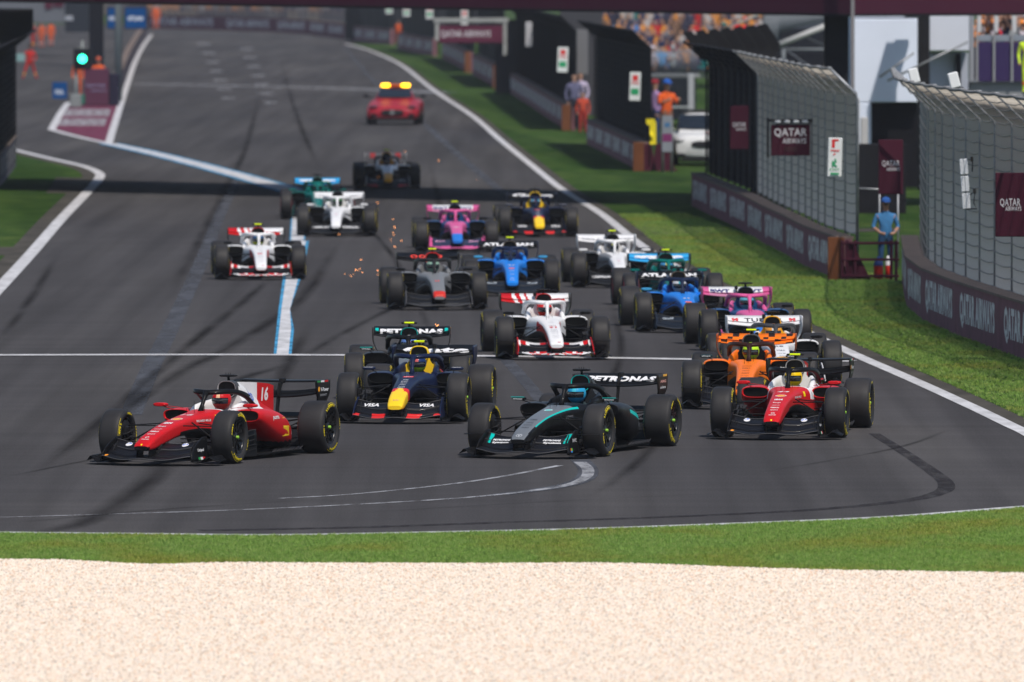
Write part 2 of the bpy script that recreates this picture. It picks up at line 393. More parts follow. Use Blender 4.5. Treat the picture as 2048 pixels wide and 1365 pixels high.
strip('start_control_line', [(-100, 712), (400, 711), (700, 712), (1000, 714), (1372, 720), (1705, 724)], .62, .014, M['white_line'], 'thin white line painted across the track', 4)
strip('worn_line', [(250, 168), (450, 172), (700, 178), (885, 186)], 1.6, .008, M['worn_line'], sm=3)
for pix, wd in (([(474, 360), (440, 430), (400, 530), (340, 660), (300, 740), (262, 830)], (.30, .33)), ([(840, 240), (930, 322), (1025, 402)], (.28, .28)),
                ([(1012, 720), (1050, 762), (1085, 805)], (.22, .22)), ([(690, 95), (745, 160), (800, 205)], (.2, .2))):
    strip('blacked_out_line', pix, wd, .005, M['old_line'])
strip('worn_line', [(1160, 925), (1176, 940), (1168, 958), (1120, 974), (980, 992), (800, 1005), (500, 1020), (200, 1030), (0, 1036)], (.17, .10), .006, M['worn_line'])
strip('blacked_out_line', [(1160, 920), (1176, 940), (1168, 958), (1120, 974), (1000, 990)], (.26, .3), .005, M['old_line'])
strip('worn_line', [(1120, 932), (1000, 955), (880, 972), (700, 990), (560, 998)], .10, .0065, M['worn_line'])
strip('dark_seam', [(1748, 868), (1812, 908), (1868, 946), (1892, 968), (1880, 986), (1800, 1004), (1600, 1022), (1300, 1036), (1000, 1046), (700, 1056), (400, 1062)], (.16, .35), .005, M['dark_patch'])
# skid marks
SK = [([(420, 840), (300, 960), (180, 1040), (60, 1074)], .7), ([(680, 480), (600, 600), (450, 700), (360, 745), (250, 820), (150, 905)], .55), ([(540, 555), (480, 610), (380, 690), (240, 810), (60, 960)], .45),
      ([(1010, 735), (900, 860)], .4), ([(610, 720), (480, 760), (420, 800)], .5), ([(300, 900), (160, 925), (0, 958)], .2), ([(900, 560), (700, 660), (600, 720)], .4),
      ([(1400, 740), (1300, 900), (1180, 1000)], .35), ([(1220, 600), (1240, 720), (1150, 850)], .3), ([(120, 500), (60, 600), (0, 680)], .4), ([(520, 180), (490, 300), (430, 420), (330, 620)], .5),
      ([(560, 120), (600, 250), (640, 340)], .5), ([(700, 420), (790, 520), (880, 700)], .3), ([(930, 480), (1000, 560), (1080, 660)], .3), ([(640, 1000), (300, 1022), (0, 1050)], .25), ([(1500, 985), (1000, 1010), (600, 1035)], .12),
      ([(860, 330), (880, 420), (890, 520)], .35), ([(620, 640), (560, 760), (480, 870)], .5), ([(1900, 860), (1780, 900), (1500, 950)], .2)]
for p, wd in SK: strip('tyre_skid_mark', p, wd * .7, .007 + .0003 * len(p), M['skid'])
# grid marks far away
for k in range(14):
    x = 395 + (k % 2) * 80 + k * 4; y = 88 + k * 9 ; sheet('grid_mark', gp([(x, y), (x + 26, y), (x + 26, y + 2), (x, y + 2)]), .009, M['worn_line'])

# ---- scattered stones and grass blades (geometry nodes on real ground)
def scatter(name, pts, z, dens, seeds, smin, smax, label, rotfull=True):
    """one stuff object: instances of small meshes over an outline"""
    me = pts if not isinstance(pts, list) else None
    if me is None: me = bpy.data.meshes.new(name); me.from_pydata([(p[0], p[1], z) for p in pts], [], [tuple(range(len(pts)))])
    o = link(name, me); tag(o, label, kind='stuff')
    ng = bpy.data.node_groups.new(name, 'GeometryNodeTree'); ng.interface.new_socket('Geometry', in_out='INPUT', socket_type='NodeSocketGeometry'); ng.interface.new_socket('Geometry', in_out='OUTPUT', socket_type='NodeSocketGeometry')
    nd = ng.nodes; L = ng.links.new; gi = nd.new('NodeGroupInput'); go = nd.new('NodeGroupOutput'); jn = nd.new('GeometryNodeJoinGeometry')
    for k, sob in enumerate(seeds):
        dp = nd.new('GeometryNodeDistributePointsOnFaces'); dp.inputs['Density'].default_value = dens / len(seeds); dp.inputs['Seed'].default_value = k + 3
        L(gi.outputs[0], dp.inputs['Mesh']); oi = nd.new('GeometryNodeObjectInfo'); oi.inputs[0].default_value = sob; oi.transform_space = 'ORIGINAL'
        ii = nd.new('GeometryNodeInstanceOnPoints'); L(dp.outputs[0], ii.inputs['Points']); L(oi.outputs['Geometry'], ii.inputs['Instance'])
        rv = nd.new('FunctionNodeRandomValue'); rv.data_type = 'FLOAT_VECTOR'; rv.inputs[0].default_value = (0, 0, 0); rv.inputs[1].default_value = (6.28, 6.28, 6.28) if rotfull else (.25, .25, 6.28)
        L(rv.outputs[0], ii.inputs['Rotation']); rs = nd.new('FunctionNodeRandomValue'); rs.inputs[2].default_value = smin; rs.inputs[3].default_value = smax; rs.inputs['Seed'].default_value = 9
        L(rs.outputs[1], ii.inputs['Scale']); L(ii.outputs[0], jn.inputs[0])
    L(jn.outputs[0], go.inputs[0]); md = o.modifiers.new('scatter', 'NODES'); md.node_group = ng
    return o
SRC = bpy.data.collections.new('sources'); S.collection.children.link(SRC)
def source(mb, name, m):
    me = mb.mesh(name, m); o = bpy.data.objects.new(name, me); SRC.objects.link(o); o['kind'] = 'helper'; o.location = (0, -500, -50); o.hide_render = True; return o
stones = []
for i, c in enumerate([(.88, .78, .66), (.86, .74, .60), (.9, .81, .70), (.60, .45, .32), (.88, .76, .62), (.40, .34, .30), (.9, .83, .73), (.86, .77, .66), (.76, .52, .36), (.88, .79, .68)]):
    mb = MB(c); r = random.Random(i); mb.ell((0, 0, 0), (.013, .011, .006), 6, 4); mb.v = [tuple(a * r.uniform(.75, 1.25) for a in v) for v in mb.v]; mb.sm = [False] * len(mb.sm)
    stones.append(source(mb, 'stone_%s' % 'abcdefghij'[i], M['matte']))
blades = []
M['blade'] = mat('grass_blade', attr=True, rough=.7, spec=.1)
_n = M['blade'].node_tree; _g = _n.nodes.new('ShaderNodeNewGeometry'); _z = _n.nodes.new('ShaderNodeTexNoise'); _z.inputs['Scale'].default_value = .55; _z.inputs['Detail'].default_value = 5; _mp = _n.nodes.new('ShaderNodeMapping'); _mp.inputs['Scale'].default_value = (1, .45, 1); _n.links.new(_g.outputs['Position'], _mp.inputs[0]); _n.links.new(_mp.outputs[0], _z.inputs['Vector']); _r = _n.nodes.new('ShaderNodeValToRGB'); _n.links.new(_z.outputs[0], _r.inputs[0])
for _e, _p, _c in zip((_r.color_ramp.elements[0], _r.color_ramp.elements[1], _r.color_ramp.elements.new(.52)), (.34, .72, .52), ((1.2, .88, .75, 1), (.55, .72, .6, 1), (1, 1, 1, 1))): _e.position = _p; _e.color = _c
_x = _n.nodes.new('ShaderNodeMix'); _x.data_type = 'RGBA'; _x.blend_type = 'MULTIPLY'; _x.inputs[0].default_value = 1; _n.links.new(_n.nodes['Attribute'].outputs['Color'], _x.inputs[6]); _n.links.new(_r.outputs[0], _x.inputs[7]); _n.links.new(_x.outputs[2], _n.nodes['Principled BSDF'].inputs['Base Color'])
_t = _n.nodes.new('ShaderNodeBsdfTranslucent'); _m = _n.nodes.new('ShaderNodeMixShader'); _m.inputs[0].default_value = .45
_n.links.new(_x.outputs[2], _t.inputs['Color']); _n.links.new(_n.nodes['Principled BSDF'].outputs[0], _m.inputs[1]); _n.links.new(_t.outputs[0], _m.inputs[2]); _n.links.new(_m.outputs[0], _n.nodes['Material Output'].inputs[0])
for i, c in enumerate([(.24, .41, .07), (.32, .48, .12), (.18, .31, .055), (.36, .46, .13), (.28, .43, .095)]):
    mb = MB(c); r = random.Random(i + 50)
    for k in range(7):
        a = r.uniform(0, 6.28); x, y = r.uniform(-.03, .03), r.uniform(-.03, .03); h = r.uniform(.022, .045); wd = .0035; l = r.uniform(.0, .025)
        ux, uy = math.cos(a), math.sin(a)
        mb.add([(x - uy * wd, y + ux * wd, 0), (x + uy * wd, y - ux * wd, 0), (x + ux * l * .4 + uy * wd * .7, y + uy * l * .4 - ux * wd * .7, h * .6), (x + ux * l * .4 - uy * wd * .7, y + uy * l * .4 + ux * wd * .7, h * .6), (x + ux * l, y + uy * l, h)], [(0, 1, 2, 3), (3, 2, 4)], smooth=False)
    blades.append(source(mb, 'tuft_%s' % 'abcde'[i], M['blade']))
def clipx(P, a): return [(max(-a, min(a, x)), y) for x, y in P]
gcl = clipx(gs, 7.5)
scatter('gravel_stones', band('gravel_stones', [(-9, 103.5), (9, 103.5)], gs, -7.6, 7.6, .016, None), .018, 650, stones, .35, 1.1, 'pale cream gravel stones filling the run off trap', False)
scatter('grass_blades_near', band('grass_blades_near', gs, gp(NS), -8, 8, .006, None), .014, 750, blades, .7, 1.2, 'short green grass on the strip between track and gravel', False)
q = [p for p in ap if 150 < p[1] < 300]
scatter('grass_blades_right', q + [(11, 150), (9.2, 200), (7.8, 240), (6.0, 270), (4.5, 300)], .006, 105, blades, .8, 1.3, 'mown green grass on the verge beside the wall', False)

# thin warm air over the track, faintly veiling the far end
mh = bpy.data.materials.new('haze'); mh.use_nodes = True; mh.node_tree.nodes.remove(mh.node_tree.nodes['Principled BSDF'])
pv = mh.node_tree.nodes.new('ShaderNodeVolumePrincipled'); pv.inputs['Color'].default_value = (.92, .93, 1, 1); pv.inputs['Density'].default_value = .0001; pv.inputs['Anisotropy'].default_value = .2
mh.node_tree.links.new(pv.outputs[0], mh.node_tree.nodes['Material Output'].inputs['Volume'])
hz = MB(); hz.box((0, 580, 6.5), (320, 1260, 17), smooth=False); o = hz.build('haze', mh); tag(o, 'faint pale haze hanging over the far end of the straight', kind='stuff')
# ---------------------------------------------------------------- racing cars (local: front axle at the origin, nose towards -Y)
BLK = (.006, .006, .007); CARB = (.010, .010, .011); WH = (.72, .72, .73); YEL = (.80, .62, .0); RED = (.52, .008, .012)
NOSE = [(-1.16, .095, .212, .268), (-1.12, .112, .200, .305), (-1.0, .120, .200, .355), (-.8, .124, .230, .412), (-.5, .130, .280, .480), (-.1, .142, .340, .548), (.4, .168, .350, .606), (.8, .205, .31, .642), (1.1, .275, .22, .662), (1.3, .325, .14, .674), (1.7, .35, .12, .682), (2.12, .36, .12, .69)]
ECOV = {2.02: [(.36, .42), (.33, .64), (.165, .79), (.145, .93), (.09, 1.012), (0, 1.03)],
        2.3: [(.37, .38), (.33, .62), (.14, .76), (.12, .87), (.07, .955), (0, .97)],
        2.65: [(.36, .33), (.32, .57), (.12, .70), (.08, .78), (.045, .85), (0, .865)],
        3.1: [(.28, .25), (.25, .46), (.11, .56), (.06, .64), (.035, .69), (0, .70)],
        3.6: [(.16, .2), (.14, .36), (.08, .46), (.05, .52), (.03, .56), (0, .57)],
        4.0: [(.07, .25), (.065, .33), (.05, .38), (.03, .41), (.02, .42), (0, .425)]}
POD = [(1.38, .30, .695, .50, .655), (1.5, .29, .715, .44, .665), (1.75, .27, .72, .34, .665), (2.1, .24, .71, .22, .64), (2.5, .2, .665, .14, .57), (2.9, .14, .56, .10, .46), (3.3, .08, .40, .09, .34), (3.7, .04, .2, .1, .24)]
def superell(w, zb, zt, n, e=2.8, x0=0, a0=0):
    zc, hz = (zb + zt) / 2, (zt - zb) / 2; out = []
    for k in range(n):
        t = 2 * math.pi * (k + .5) / n + a0; c, s = math.cos(t), math.sin(t)
        out.append((x0 + w * math.copysign(abs(c) ** (2 / e), c), zc + hz * math.copysign(abs(s) ** (2 / e), s)))
    return out
def body_mb(cf):
    mb = MB(); ys = [-1.16, -1.145, -1.12, -1.09] + [-1.05 + .045 * i for i in range(71)]; ys = [y for y in ys if y <= 2.12]; rings = []
    for y in ys:
        wd, zb, zt = cr(NOSE, y); ring = []
        for x, z in superell(wd, zb, zt, 44, 4.2 if y > -1 else 3.2):
            if 1.28 < y < 2.05 and abs(x) < .235 and z > .5: z = .34
            ring.append((x, y, z))
        rings.append(ring)
    mb.loft(rings, cap=True, colf=cf, inv=True); return mb
def ecov_mb(cf):
    mb = MB(); keys = sorted(ECOV); rings = []
    for i in range(45):
        y = 2.02 + (4.0 - 2.02) * i / 44; ctl = []
        for j in range(6):
            ctl.append(tuple(cr([(k, ECOV[k][j][0], ECOV[k][j][1]) for k in keys], y)))
        half = [tuple(cr([(a, c[0], c[1]) for a, c in enumerate(ctl)], t * 5 / 16)) for t in range(17)]
        half = [(max(a, 0), b) for a, b in half]
        rings.append([(a, y, b) for a, b in half] + [(-a, y, b) for a, b in half[-2::-1]])
    mb.loft(rings, cap=True, colf=cf); return mb
def fin_mb(cf, low=False):
    mb = MB(); poly = [(2.2, 1.0), (2.6, .985), (3.0, .965), (3.45, .935), (3.62, .91), (3.68, .56), (3.3, .62), (2.9, .72), (2.5, .88)]
    # a grid between the two profiles so that the livery can change along it
    top = [(2.2, 1.0), (2.6, .985), (3.0, .965), (3.45, .935), (3.64, .905)] if not low else [(2.2, .985), (2.6, .90), (3.0, .79), (3.45, .68), (3.64, .60)]; bot = [(2.2, .90), (2.6, .80), (3.0, .66), (3.45, .50), (3.66, .50)]
    for s in (-1, 1):
        g = []
        for i in range(74):
            y = 2.2 + 1.46 * i / 73; a = cr(top, y)[0]; b = cr(bot, y)[0]
            g.append([(s * .007, y, b + (a - b) * j / 5) for j in range(6)])
        mb.loft(g, closed=False, colf=cf)
    rim = [(y, cr(top, y)[0]) for y in (2.2, 2.4, 2.6, 2.8, 3.0, 3.2, 3.45, 3.64)] + [(3.66, .50)]
    mb.loft([[(-.0075, y, z), (.0075, y, z)] for y, z in rim], closed=False, colf=cf); return mb
def pod_mb(s, cf):
    mb = MB(); rings = []
    for i in range(40):
        y = 1.38 + (3.7 - 1.38) * i / 39; x0, x1, zb, zt = cr(POD, y)
        rings.append([(s * x, y, z) for x, z in superell((x1 - x0) / 2, zb, zt, 26, 3.0, (x0 + x1) / 2)])
    mb.loft(rings, colf=cf, inv=(s > 0))
    r0 = rings[0]; cx = sum(p[0] for p in r0) / len(r0); cz = sum(p[2] for p in r0) / len(r0)
    f = lambda k, y: [(cx + (p[0] - cx) * k, y, cz + (p[2] - cz) * k) for p in r0]
    mb.loft([r0, f(.97, 1.365), f(.91, 1.365), f(.88, 1.40)], colf=cf, inv=(s < 0)); mb.loft([f(.88, 1.40), f(.85, 1.75)], cap=True, col=(.004, .004, .004), inv=(s < 0)); return mb
def intake_mb(col, rim):
    mb = MB(); f = lambda k, y, dz=0: [(x * k, y, .905 + (z - .905) * k + dz) for x, z in superell(.138, .79, 1.028, 26, 2.6)]
    mb.loft([f(1.0, 2.06), f(1.01, 1.98), f(.99, 1.935)], col=col, inv=True); mb.loft([f(.99, 1.935), f(.95, 1.926)], col=col, inv=True); mb.loft([f(.95, 1.926), f(.91, 1.925), f(.87, 1.94)], col=rim, inv=True)
    mb.loft([f(.87, 1.94), f(.80, 2.0), f(.78, 2.035)], cap=True, col=(.004, .004, .005), inv=True); return mb
def wingrow(mb, xs, fn, colf, th=.012):
    """thin lifting surface: fn(x)->list of (y,z) along the chord"""
    up = []; 
    for x in xs:
        c = fn(x); top = [(x, y, z + th / 2) for y, z in c]; bot = [(x, y, z - th / 2) for y, z in c[::-1]]; up.append(top + bot)
    mb.loft(up, cap=True, colf=colf)
def fw_y(ax): return .30 * (ax / .62) ** 2
def fwing(el):
    def f(x):
        a = abs(x); s = fw_y(a) * .6; dz = .028 * (a / .6) ** 2 + .012 * math.cos(a * 10)
        if el == 0: return [(-1.17 + s, .085 + dz), (-1.13 + s, .100 + dz), (-1.0 + s, .108 + dz), (-.93 + s, .128 + dz)]
        if el == 1: return [(-.99 + s, .118 + dz), (-.93 + s, .140 + dz), (-.86 + s, .168 + dz), (-.80 + s, .205 + dz)]
        return [(-.82 + s, .195 + dz), (-.76 + s, .222 + dz), (-.66 + s, .248 + dz), (-.57 + s * .6, .278 + dz * 1.2)]
    return f
def fwing_mb(el, colf):
    mb = MB(); rng = lambda a, b, n: [a + (b - a) * i / n for i in range(n + 1)]
    if el == 0:
        wingrow(mb, rng(-.635, .635, 40), fwing(0), colf)
        mb.tube([(x, fwing(0)(x)[0][0] - .004, fwing(0)(x)[0][1] + .004) for x in rng(-.63, .63, 30)], .0045, 5, col=(.10, .10, .105))  # pale tube paints a lit leading edge on the main plane
    else:
        for s in (-1, 1): 
            xs = rng(.10, .625, 18); xs = xs if s > 0 else [-x for x in xs[::-1]]
            wingrow(mb, xs, fwing(el), colf, .010); mb.tube([(x, fwing(el)(x)[-1][0], fwing(el)(x)[-1][1] + .006) for x in xs], .004, 5, col=(.10, .10, .105))  # pale tube along the flap's rear edge, its lit look put into the colour
            if el == 1:
                for q in (.13, .55): y_, z_ = fwing(1)(q)[1]; mb.prism([(s * q, y_, z_), (s * q, y_ + .12, z_ + .06), (s * q, y_ + .20, z_ + .13), (s * q, y_ + .17, z_ + .14), (s * q, y_ + .02, z_ + .05)], (.006, 0, 0), (.02, .02, .022))
    return mb
def endplate_mb(s, colf, tall=0):
    mb = MB(); rows = []
    for (x, z, y0, y1) in ((.655, .055, -.98, -.40), (.64, .10, -.98, -.40), (.628, .17, -.95, -.38), (.622, .24, -.86, -.37), (.618, .31, -.68, -.36), (.612, .37 + tall, -.52, -.36)):
        a = [(s * (x + .006), y0 + (y1 - y0) * k / 8, z) for k in range(9)]; b = [(s * (x - .006), y0 + (y1 - y0) * (8 - k) / 8, z) for k in range(9)]
        rows.append(a + b)
    mb.loft(rows, cap=True, colf=colf, inv=(s > 0)); return mb
def footplate_mb(s, col):
    mb = MB(col); rows = []
    for (x, z, y0, y1) in ((.63, .075, -.98, -.40), (.67, .052, -.98, -.38), (.71, .045, -.96, -.36), (.76, .07, -.93, -.37), (.80, .112, -.90, -.38), (.85, .118, -.86, -.39), (.89, .085, -.82, -.42), (.93, .060, -.76, -.46), (.95, .064, -.70, -.50)):
        rows.append([(s * x, y0, z), (s * x, (y0 + y1) / 2, z + .012), (s * x, y1, z + .016), (s * x, y1, z + .006), (s * x, (y0 + y1) / 2, z), (s * x, y0, z - .008)])
    mb.loft(rows, cap=True, inv=(s < 0)); return mb
def rwing_mb(el, colf, flat=False):
    mb = MB(); xs = [-.585 + 1.17 * i / 60 for i in range(61)]
    def f(x):
        d = -.055 * (1 - (x / .585) ** 2)
        d = d * .8 if not flat else d
        if el == 0 and not flat: return [(3.80, .848 + d), (3.84, .842 + d), (3.92, .850 + d), (4.0, .872 + d), (4.05, .893 + d)]
        if el == 0: return [(3.80, .80 + d), (3.84, .79 + d), (3.92, .80 + d), (4.0, .835 + d), (4.05, .865 + d)]
        if flat: return [(3.98, .950 + d * .2), (4.06, .962 + d * .2), (4.14, .966 + d * .2), (4.22, .962 + d * .1)]
        return [(4.0, .897 + d * .8), (4.04, .902 + d * .7), (4.12, .922 + d * .4), (4.20, .962 + d * .1)]
    wingrow(mb, xs, f, colf, .014); return mb
def rend_mb(s, colf):
    mb = MB(); rows = []
    T = [(.16, .455, 3.78, 4.1), (.3, .455, 3.78, 4.1), (.45, .47, 3.78, 4.1), (.56, .505, 3.80, 4.12), (.65, .56, 3.82, 4.16), (.72, .588, 3.80, 4.20), (.80, .60, 3.74, 4.24), (.97, .60, 3.70, 4.26)]
    for i in range(22):
        z = .16 + (.97 - .16) * i / 21; x, y0, y1 = cr(T, z)
        rows.append([(s * (x + .006), y0 + (y1 - y0) * k / 6, z) for k in range(7)] + [(s * (x - .006), y0 + (y1 - y0) * (6 - k) / 6, z) for k in range(7)])
    mb.loft(rows, cap=True, colf=colf, inv=(s > 0)); return mb
def halo_mb(col):
    mb = MB(col); P = []
    for i in range(33):
        t = i / 32 * 2 - 1; a = abs(t)
        x, y, z = cr([(0, .0, 1.19, .885), (.2, .13, 1.24, .892), (.4, .235, 1.40, .893), (.6, .292, 1.62, .872), (.8, .325, 1.85, .805), (1, .335, 2.06, .70)], a); P.append((x * (1 if t > 0 else -1), y, z))
    mb.tube(P, .036, 10, flat=.8); mb.tube([(0, 1.19, .895), (0, 1.12, .82), (0, 1.05, .74), (0, .98, .63)], [.05, .03, .026, .045], 10)
    # fairing over the front of the tube
    rows = [[(p[0] * 1.10, p[1] - .035, p[2] + .004), (p[0] * 1.14, p[1] - .01, p[2] + .038), (p[0] * .98, p[1] + .04, p[2] + .040)] for p in P[3:-3]]
    mb.loft(rows, closed=False); mb.loft([[(a[0], a[1], a[2] - .006) for a in r[::-1]] for r in rows], closed=False); return mb
def wheel_meshes(wd, rad, mark):
    hw = wd / 2; q = rad / .3525
    prof = [(-hw + .035, .245), (-hw + .012, .262), (-hw + .002, .285), (-hw, .305), (-hw + .010, .328), (-hw + .030, rad - .010), (-hw + .055, rad - .002), (-hw * .3, rad), (hw * .3, rad), (hw - .055, rad - .002), (hw - .030, rad - .010), (hw - .010, .328), (hw, .305), (hw - .002, .285), (hw - .012, .262), (hw - .035, .245)]
    t = MB((.02, .02, .02)); t.lathe(prof, 56, inv=True); ty = t.mesh('tyre', M['rubber'])
    r = MB((.012, .012, .013)); r.lathe([(-hw + .033, .248), (-hw + .028, .236), (-hw + .055, .225), (hw - .055, .225), (hw - .028, .236), (hw - .033, .248)], 40, inv=False)
    for s in (-1, 1):
        r.lathe([(s * (hw - .05), .226), (s * (hw - .085), .19), (s * (hw - .10), .09), (s * (hw - .055), .065), (s * (hw - .05), .0)], 32, inv=(s < 0))
        for k in range(10):
            a = 2 * math.pi * k / 10; b = a + .16
            r.prism([(s * (hw - .055), .06 * math.cos(a), .06 * math.sin(a)), (s * (hw - .045), .22 * math.cos(b), .22 * math.sin(b)), (s * (hw - .045), .22 * math.cos(b + .12), .22 * math.sin(b + .12)), (s * (hw - .055), .06 * math.cos(a + .3), .06 * math.sin(a + .3))], (-s * .02, 0, 0))
    ri = r.mesh('wheel', M['rim'])
    m = MB(mark)
    for s in (-1, 1):
        xs = s * (hw + .0015)
        def arc(r0, r1, a0, a1):
            n = max(2, int((a1 - a0) / .12)); rg = []
            for k in range(n + 1):
                a = a0 + (a1 - a0) * k / n; rg.append([(s * (hw + .0015 - max(0, (rr - .305)) * .5), rr * math.sin(a) * -s, rr * math.cos(a)) for rr in (r0, (r0 + r1) / 2, r1)])
            m.loft(rg, closed=False, smooth=False)
        def word(t_, a0, span, r0, h):
            vs, fs, asp = text2d(t_, .035)
            out = []
            for (a, b) in vs:
                rr = r0 + b * h; an = a0 + a * span
                out.append((s * (hw + .0015 - max(0, (rr - .305)) * .5), rr * math.sin(an) * -s, rr * math.cos(an)))
            m.add(out, fs, None, False)
        for base in (0, math.pi):
            word('PIRELLI', base + .25, .85, .300, .036); word('P ZERO', base + 1.65, .5, .298, .026)
            arc(.328, .3325, base - .55, base + .35); arc(.285, .313, base - .34, base - .26)
    mk = m.mesh('tyre_marking', M['print'])
    n = MB((.25, .50, .05)); n.lathe([(hw - .05, .022), (hw - .02, .022), (hw - .016, .014), (hw - .016, 0)], 8, inv=True); n.lathe([(-hw + .05, .022), (-hw + .02, .022), (-hw + .016, .014), (-hw + .016, 0)], 8)
    return ty, ri, mk, n.mesh('wheel_nut', M['print'])
WH_MESH = {}
def wheels(root, mark, steer=0.0):
    k = mark
    if k not in WH_MESH: WH_MESH[k] = (wheel_meshes(.30, .355, mark), wheel_meshes(.385, .358, mark))
    for (y, x, i, z) in ((0, .80, 0, .353), (3.4, .765, 1, .356)):
        for s in (-1, 1):
            ty, ri, mk, nu = WH_MESH[k][i]; wo = link('wheel', ri, root); wo.location = (s * x, y, z); wo.rotation_euler = (rnd.uniform(0, 6.28), 0, steer if i == 0 else 0); wo.rotation_mode = 'XYZ'
            link('tyre', ty, wo); link('tyre_marking', mk, wo); link('wheel_nut', nu, wo)
def arms_meshes():
    A = []
    for s in (-1, 1):
        for a, b, r, fl in (((.20, -.16, .50), (.66, .02, .49), .017, .45), ((.23, .36, .515), (.66, .04, .49), .017, .45), ((.17, -.14, .275), (.66, .02, .235), .017, .45), ((.22, .38, .25), (.66, .04, .235), .017, .45),
                            ((.20, .16, .53), (.64, .03, .27), .014, .7), ((.18, -.2, .33), (.66, -.10, .33), .013, .6),
                            ((.15, 3.1, .42), (.58, 3.38, .47), .017, .45), ((.12, 3.6, .40), (.58, 3.42, .47), .017, .45), ((.15, 3.0, .17), (.58, 3.36, .22), .017, .45), ((.1, 3.6, .18), (.58, 3.44, .22), .017, .45), ((.08, 3.4, .33), (.58, 3.4, .345), .022, 1), ((.16, 3.2, .25), (.58, 3.35, .46), .013, .7)):
            mb = MB(CARB); mb.tube([(s * a[0], a[1], a[2]), (s * b[0], b[1], b[2])], r, 8, flat=fl); A.append(mb.mesh('suspension_arm', M['carbon']))
    D = []
    for s in (-1, 1):
        for y, x, z, q in ((0, .655, .353, 1), (3.4, .585, .356, 1)):
            mb = MB(CARB); mb.lathe([(x * s, .0), (x * s, .12), ((x + .02) * s, .205), ((x + .09) * s, .215)], 20, c=(0, y, z), inv=(s > 0)); mb.bbox((s * (x - .015), y - .09, z + .05), (.07, .16, .17), .02)
            for k in range(3): mb.prism([(s * (x - .01), y - .20, z - .12 + .07 * k), (s * (x - .08), y - .17, z - .10 + .07 * k), (s * (x - .07), y + .12, z - .05 + .07 * k), (s * (x - .0), y + .12, z - .06 + .07 * k)], (0, 0, .006), (.03, .03, .033))
            D.append(mb.mesh('brake_duct', M['carbon']))
    return A, D
ARMS, DUCTS = arms_meshes()
def floor_mb():
    mb = MB(CARB); out = [(.25, 1.0), (.45, 1.02), (.60, 1.12), (.68, 1.35), (.70, 1.8), (.72, 2.4), (.73, 2.9), (.62, 3.0), (.50, 3.08), (.46, 3.5), (.46, 3.95)]
    poly = [(x, y, .055) for x, y in out] + [(-x, y, .055) for x, y in out[::-1]]; mb.prism(poly, (0, 0, .022))
    for s in (-1, 1):
        for x in (.36, .46, .56): mb.loft([[(s * x, 1.0, .06), (s * (x + .008), 1.0, .06)], [(s * x, 1.02, .17), (s * (x + .008), 1.02, .17)], [(s * (x + .05), 1.4, .17), (s * (x + .058), 1.4, .17)], [(s * (x + .05), 1.5, .06), (s * (x + .058), 1.5, .06)]], cap=True, closed=True, smooth=False)
        mb.loft([[(s * .72, 1.7, .077), (s * .735, 1.7, .077)], [(s * .74, 1.75, .14), (s * .75, 1.75, .14)], [(s * .75, 2.85, .14), (s * .76, 2.85, .14)], [(s * .73, 2.9, .077), (s * .74, 2.9, .077)]], cap=True, smooth=False)
    for s in (-1, 1):
        for k in range(7): y = 1.75 + .16 * k; mb.prism([(s * .71, y, .08), (s * .75, y + .02, .08), (s * .76, y + .12, .125), (s * .71, y + .10, .10)], (0, 0, .006), (.03, .03, .033))
    # plank and lower chassis
    mb.bbox((0, 2.2, .045), (.30, 2.6, .02), .005, (.05, .035, .02))
    rings = [[(x, y, z) for x, z in superell(.2 + .1 * min(1, (y - .6) / .6), .07, .22, 16, 3)] for y in (.65, .8, 1.0, 1.2, 1.6, 2.2, 2.8, 3.3)]; mb.loft(rings, cap=True, inv=True)
    # gearbox and crash structure
    mb.loft([[(x, y, z) for x, z in superell(wd, zb, zt, 14, 2.6)] for y, wd, zb, zt in ((2.9, .2, .08, .34), (3.5, .12, .1, .34), (3.9, .07, .2, .36), (4.22, .045, .26, .34))], cap=True, inv=True); return mb
def diffuser_mb():
    mb = MB(CARB)
    for (y0, z0, y1, z1) in ((3.55, .08, 4.0, .30),): mb.prism([(-.46, y0, z0), (.46, y0, z0), (.46, y1, z1), (-.46, y1, z1)], (0, 0, .012))
    for x in (-.46, -.23, 0, .23, .46): mb.prism([(x, 3.55, .05), (x, 4.0, .05), (x, 4.0, .30), (x, 3.55, .08)], (.008, 0, 0))
    wingrow(mb, [-.44 + .088 * i for i in range(11)], lambda x: [(3.88, .46), (3.98, .475), (4.08, .52)], lambda *a: CARB); return mb
def board_mb(s):
    mb = MB(CARB); rows = []
    for z, x, y0, y1 in ((.05, .62, .88, 1.30), (.2, .635, .90, 1.32), (.32, .64, .92, 1.32), (.40, .635, .98, 1.30)):
        rows.append([(s * (x + .03 * k / 4 + .005), y0 + (y1 - y0) * k / 4, z) for k in range(5)] + [(s * (x + .03 * (4 - k) / 4 - .005), y0 + (y1 - y0) * (4 - k) / 4, z) for k in range(5)])
    mb.loft(rows, cap=True, inv=(s > 0))
    for k in range(5): z = .10 + .065 * k; mb.prism([(s * .60, .92, z), (s * .66, .90, z + .01), (s * .70, 1.25, z + .045), (s * .60, 1.28, z + .035)], (0, 0, .006), (.03, .03, .032))
    for k in range(4): mb.prism([(s * (.50 + .05 * k), .95, .05), (s * (.505 + .05 * k), .95, .16), (s * (.53 + .05 * k), 1.3, .20), (s * (.53 + .05 * k), 1.3, .05)], (.006, 0, 0))
    mb.tube([(s * .36, 1.1, .36), (s * .63, 1.1, .38)], .012, 6, flat=.5); mb.tube([(s * .34, 1.2, .18), (s * .63, 1.15, .20)], .012, 6, flat=.5); return mb
SHARED = {}
def shared(k, f, m):
    if k not in SHARED: SHARED[k] = f().mesh(k.split('|')[0], M[m])
    return SHARED[k]

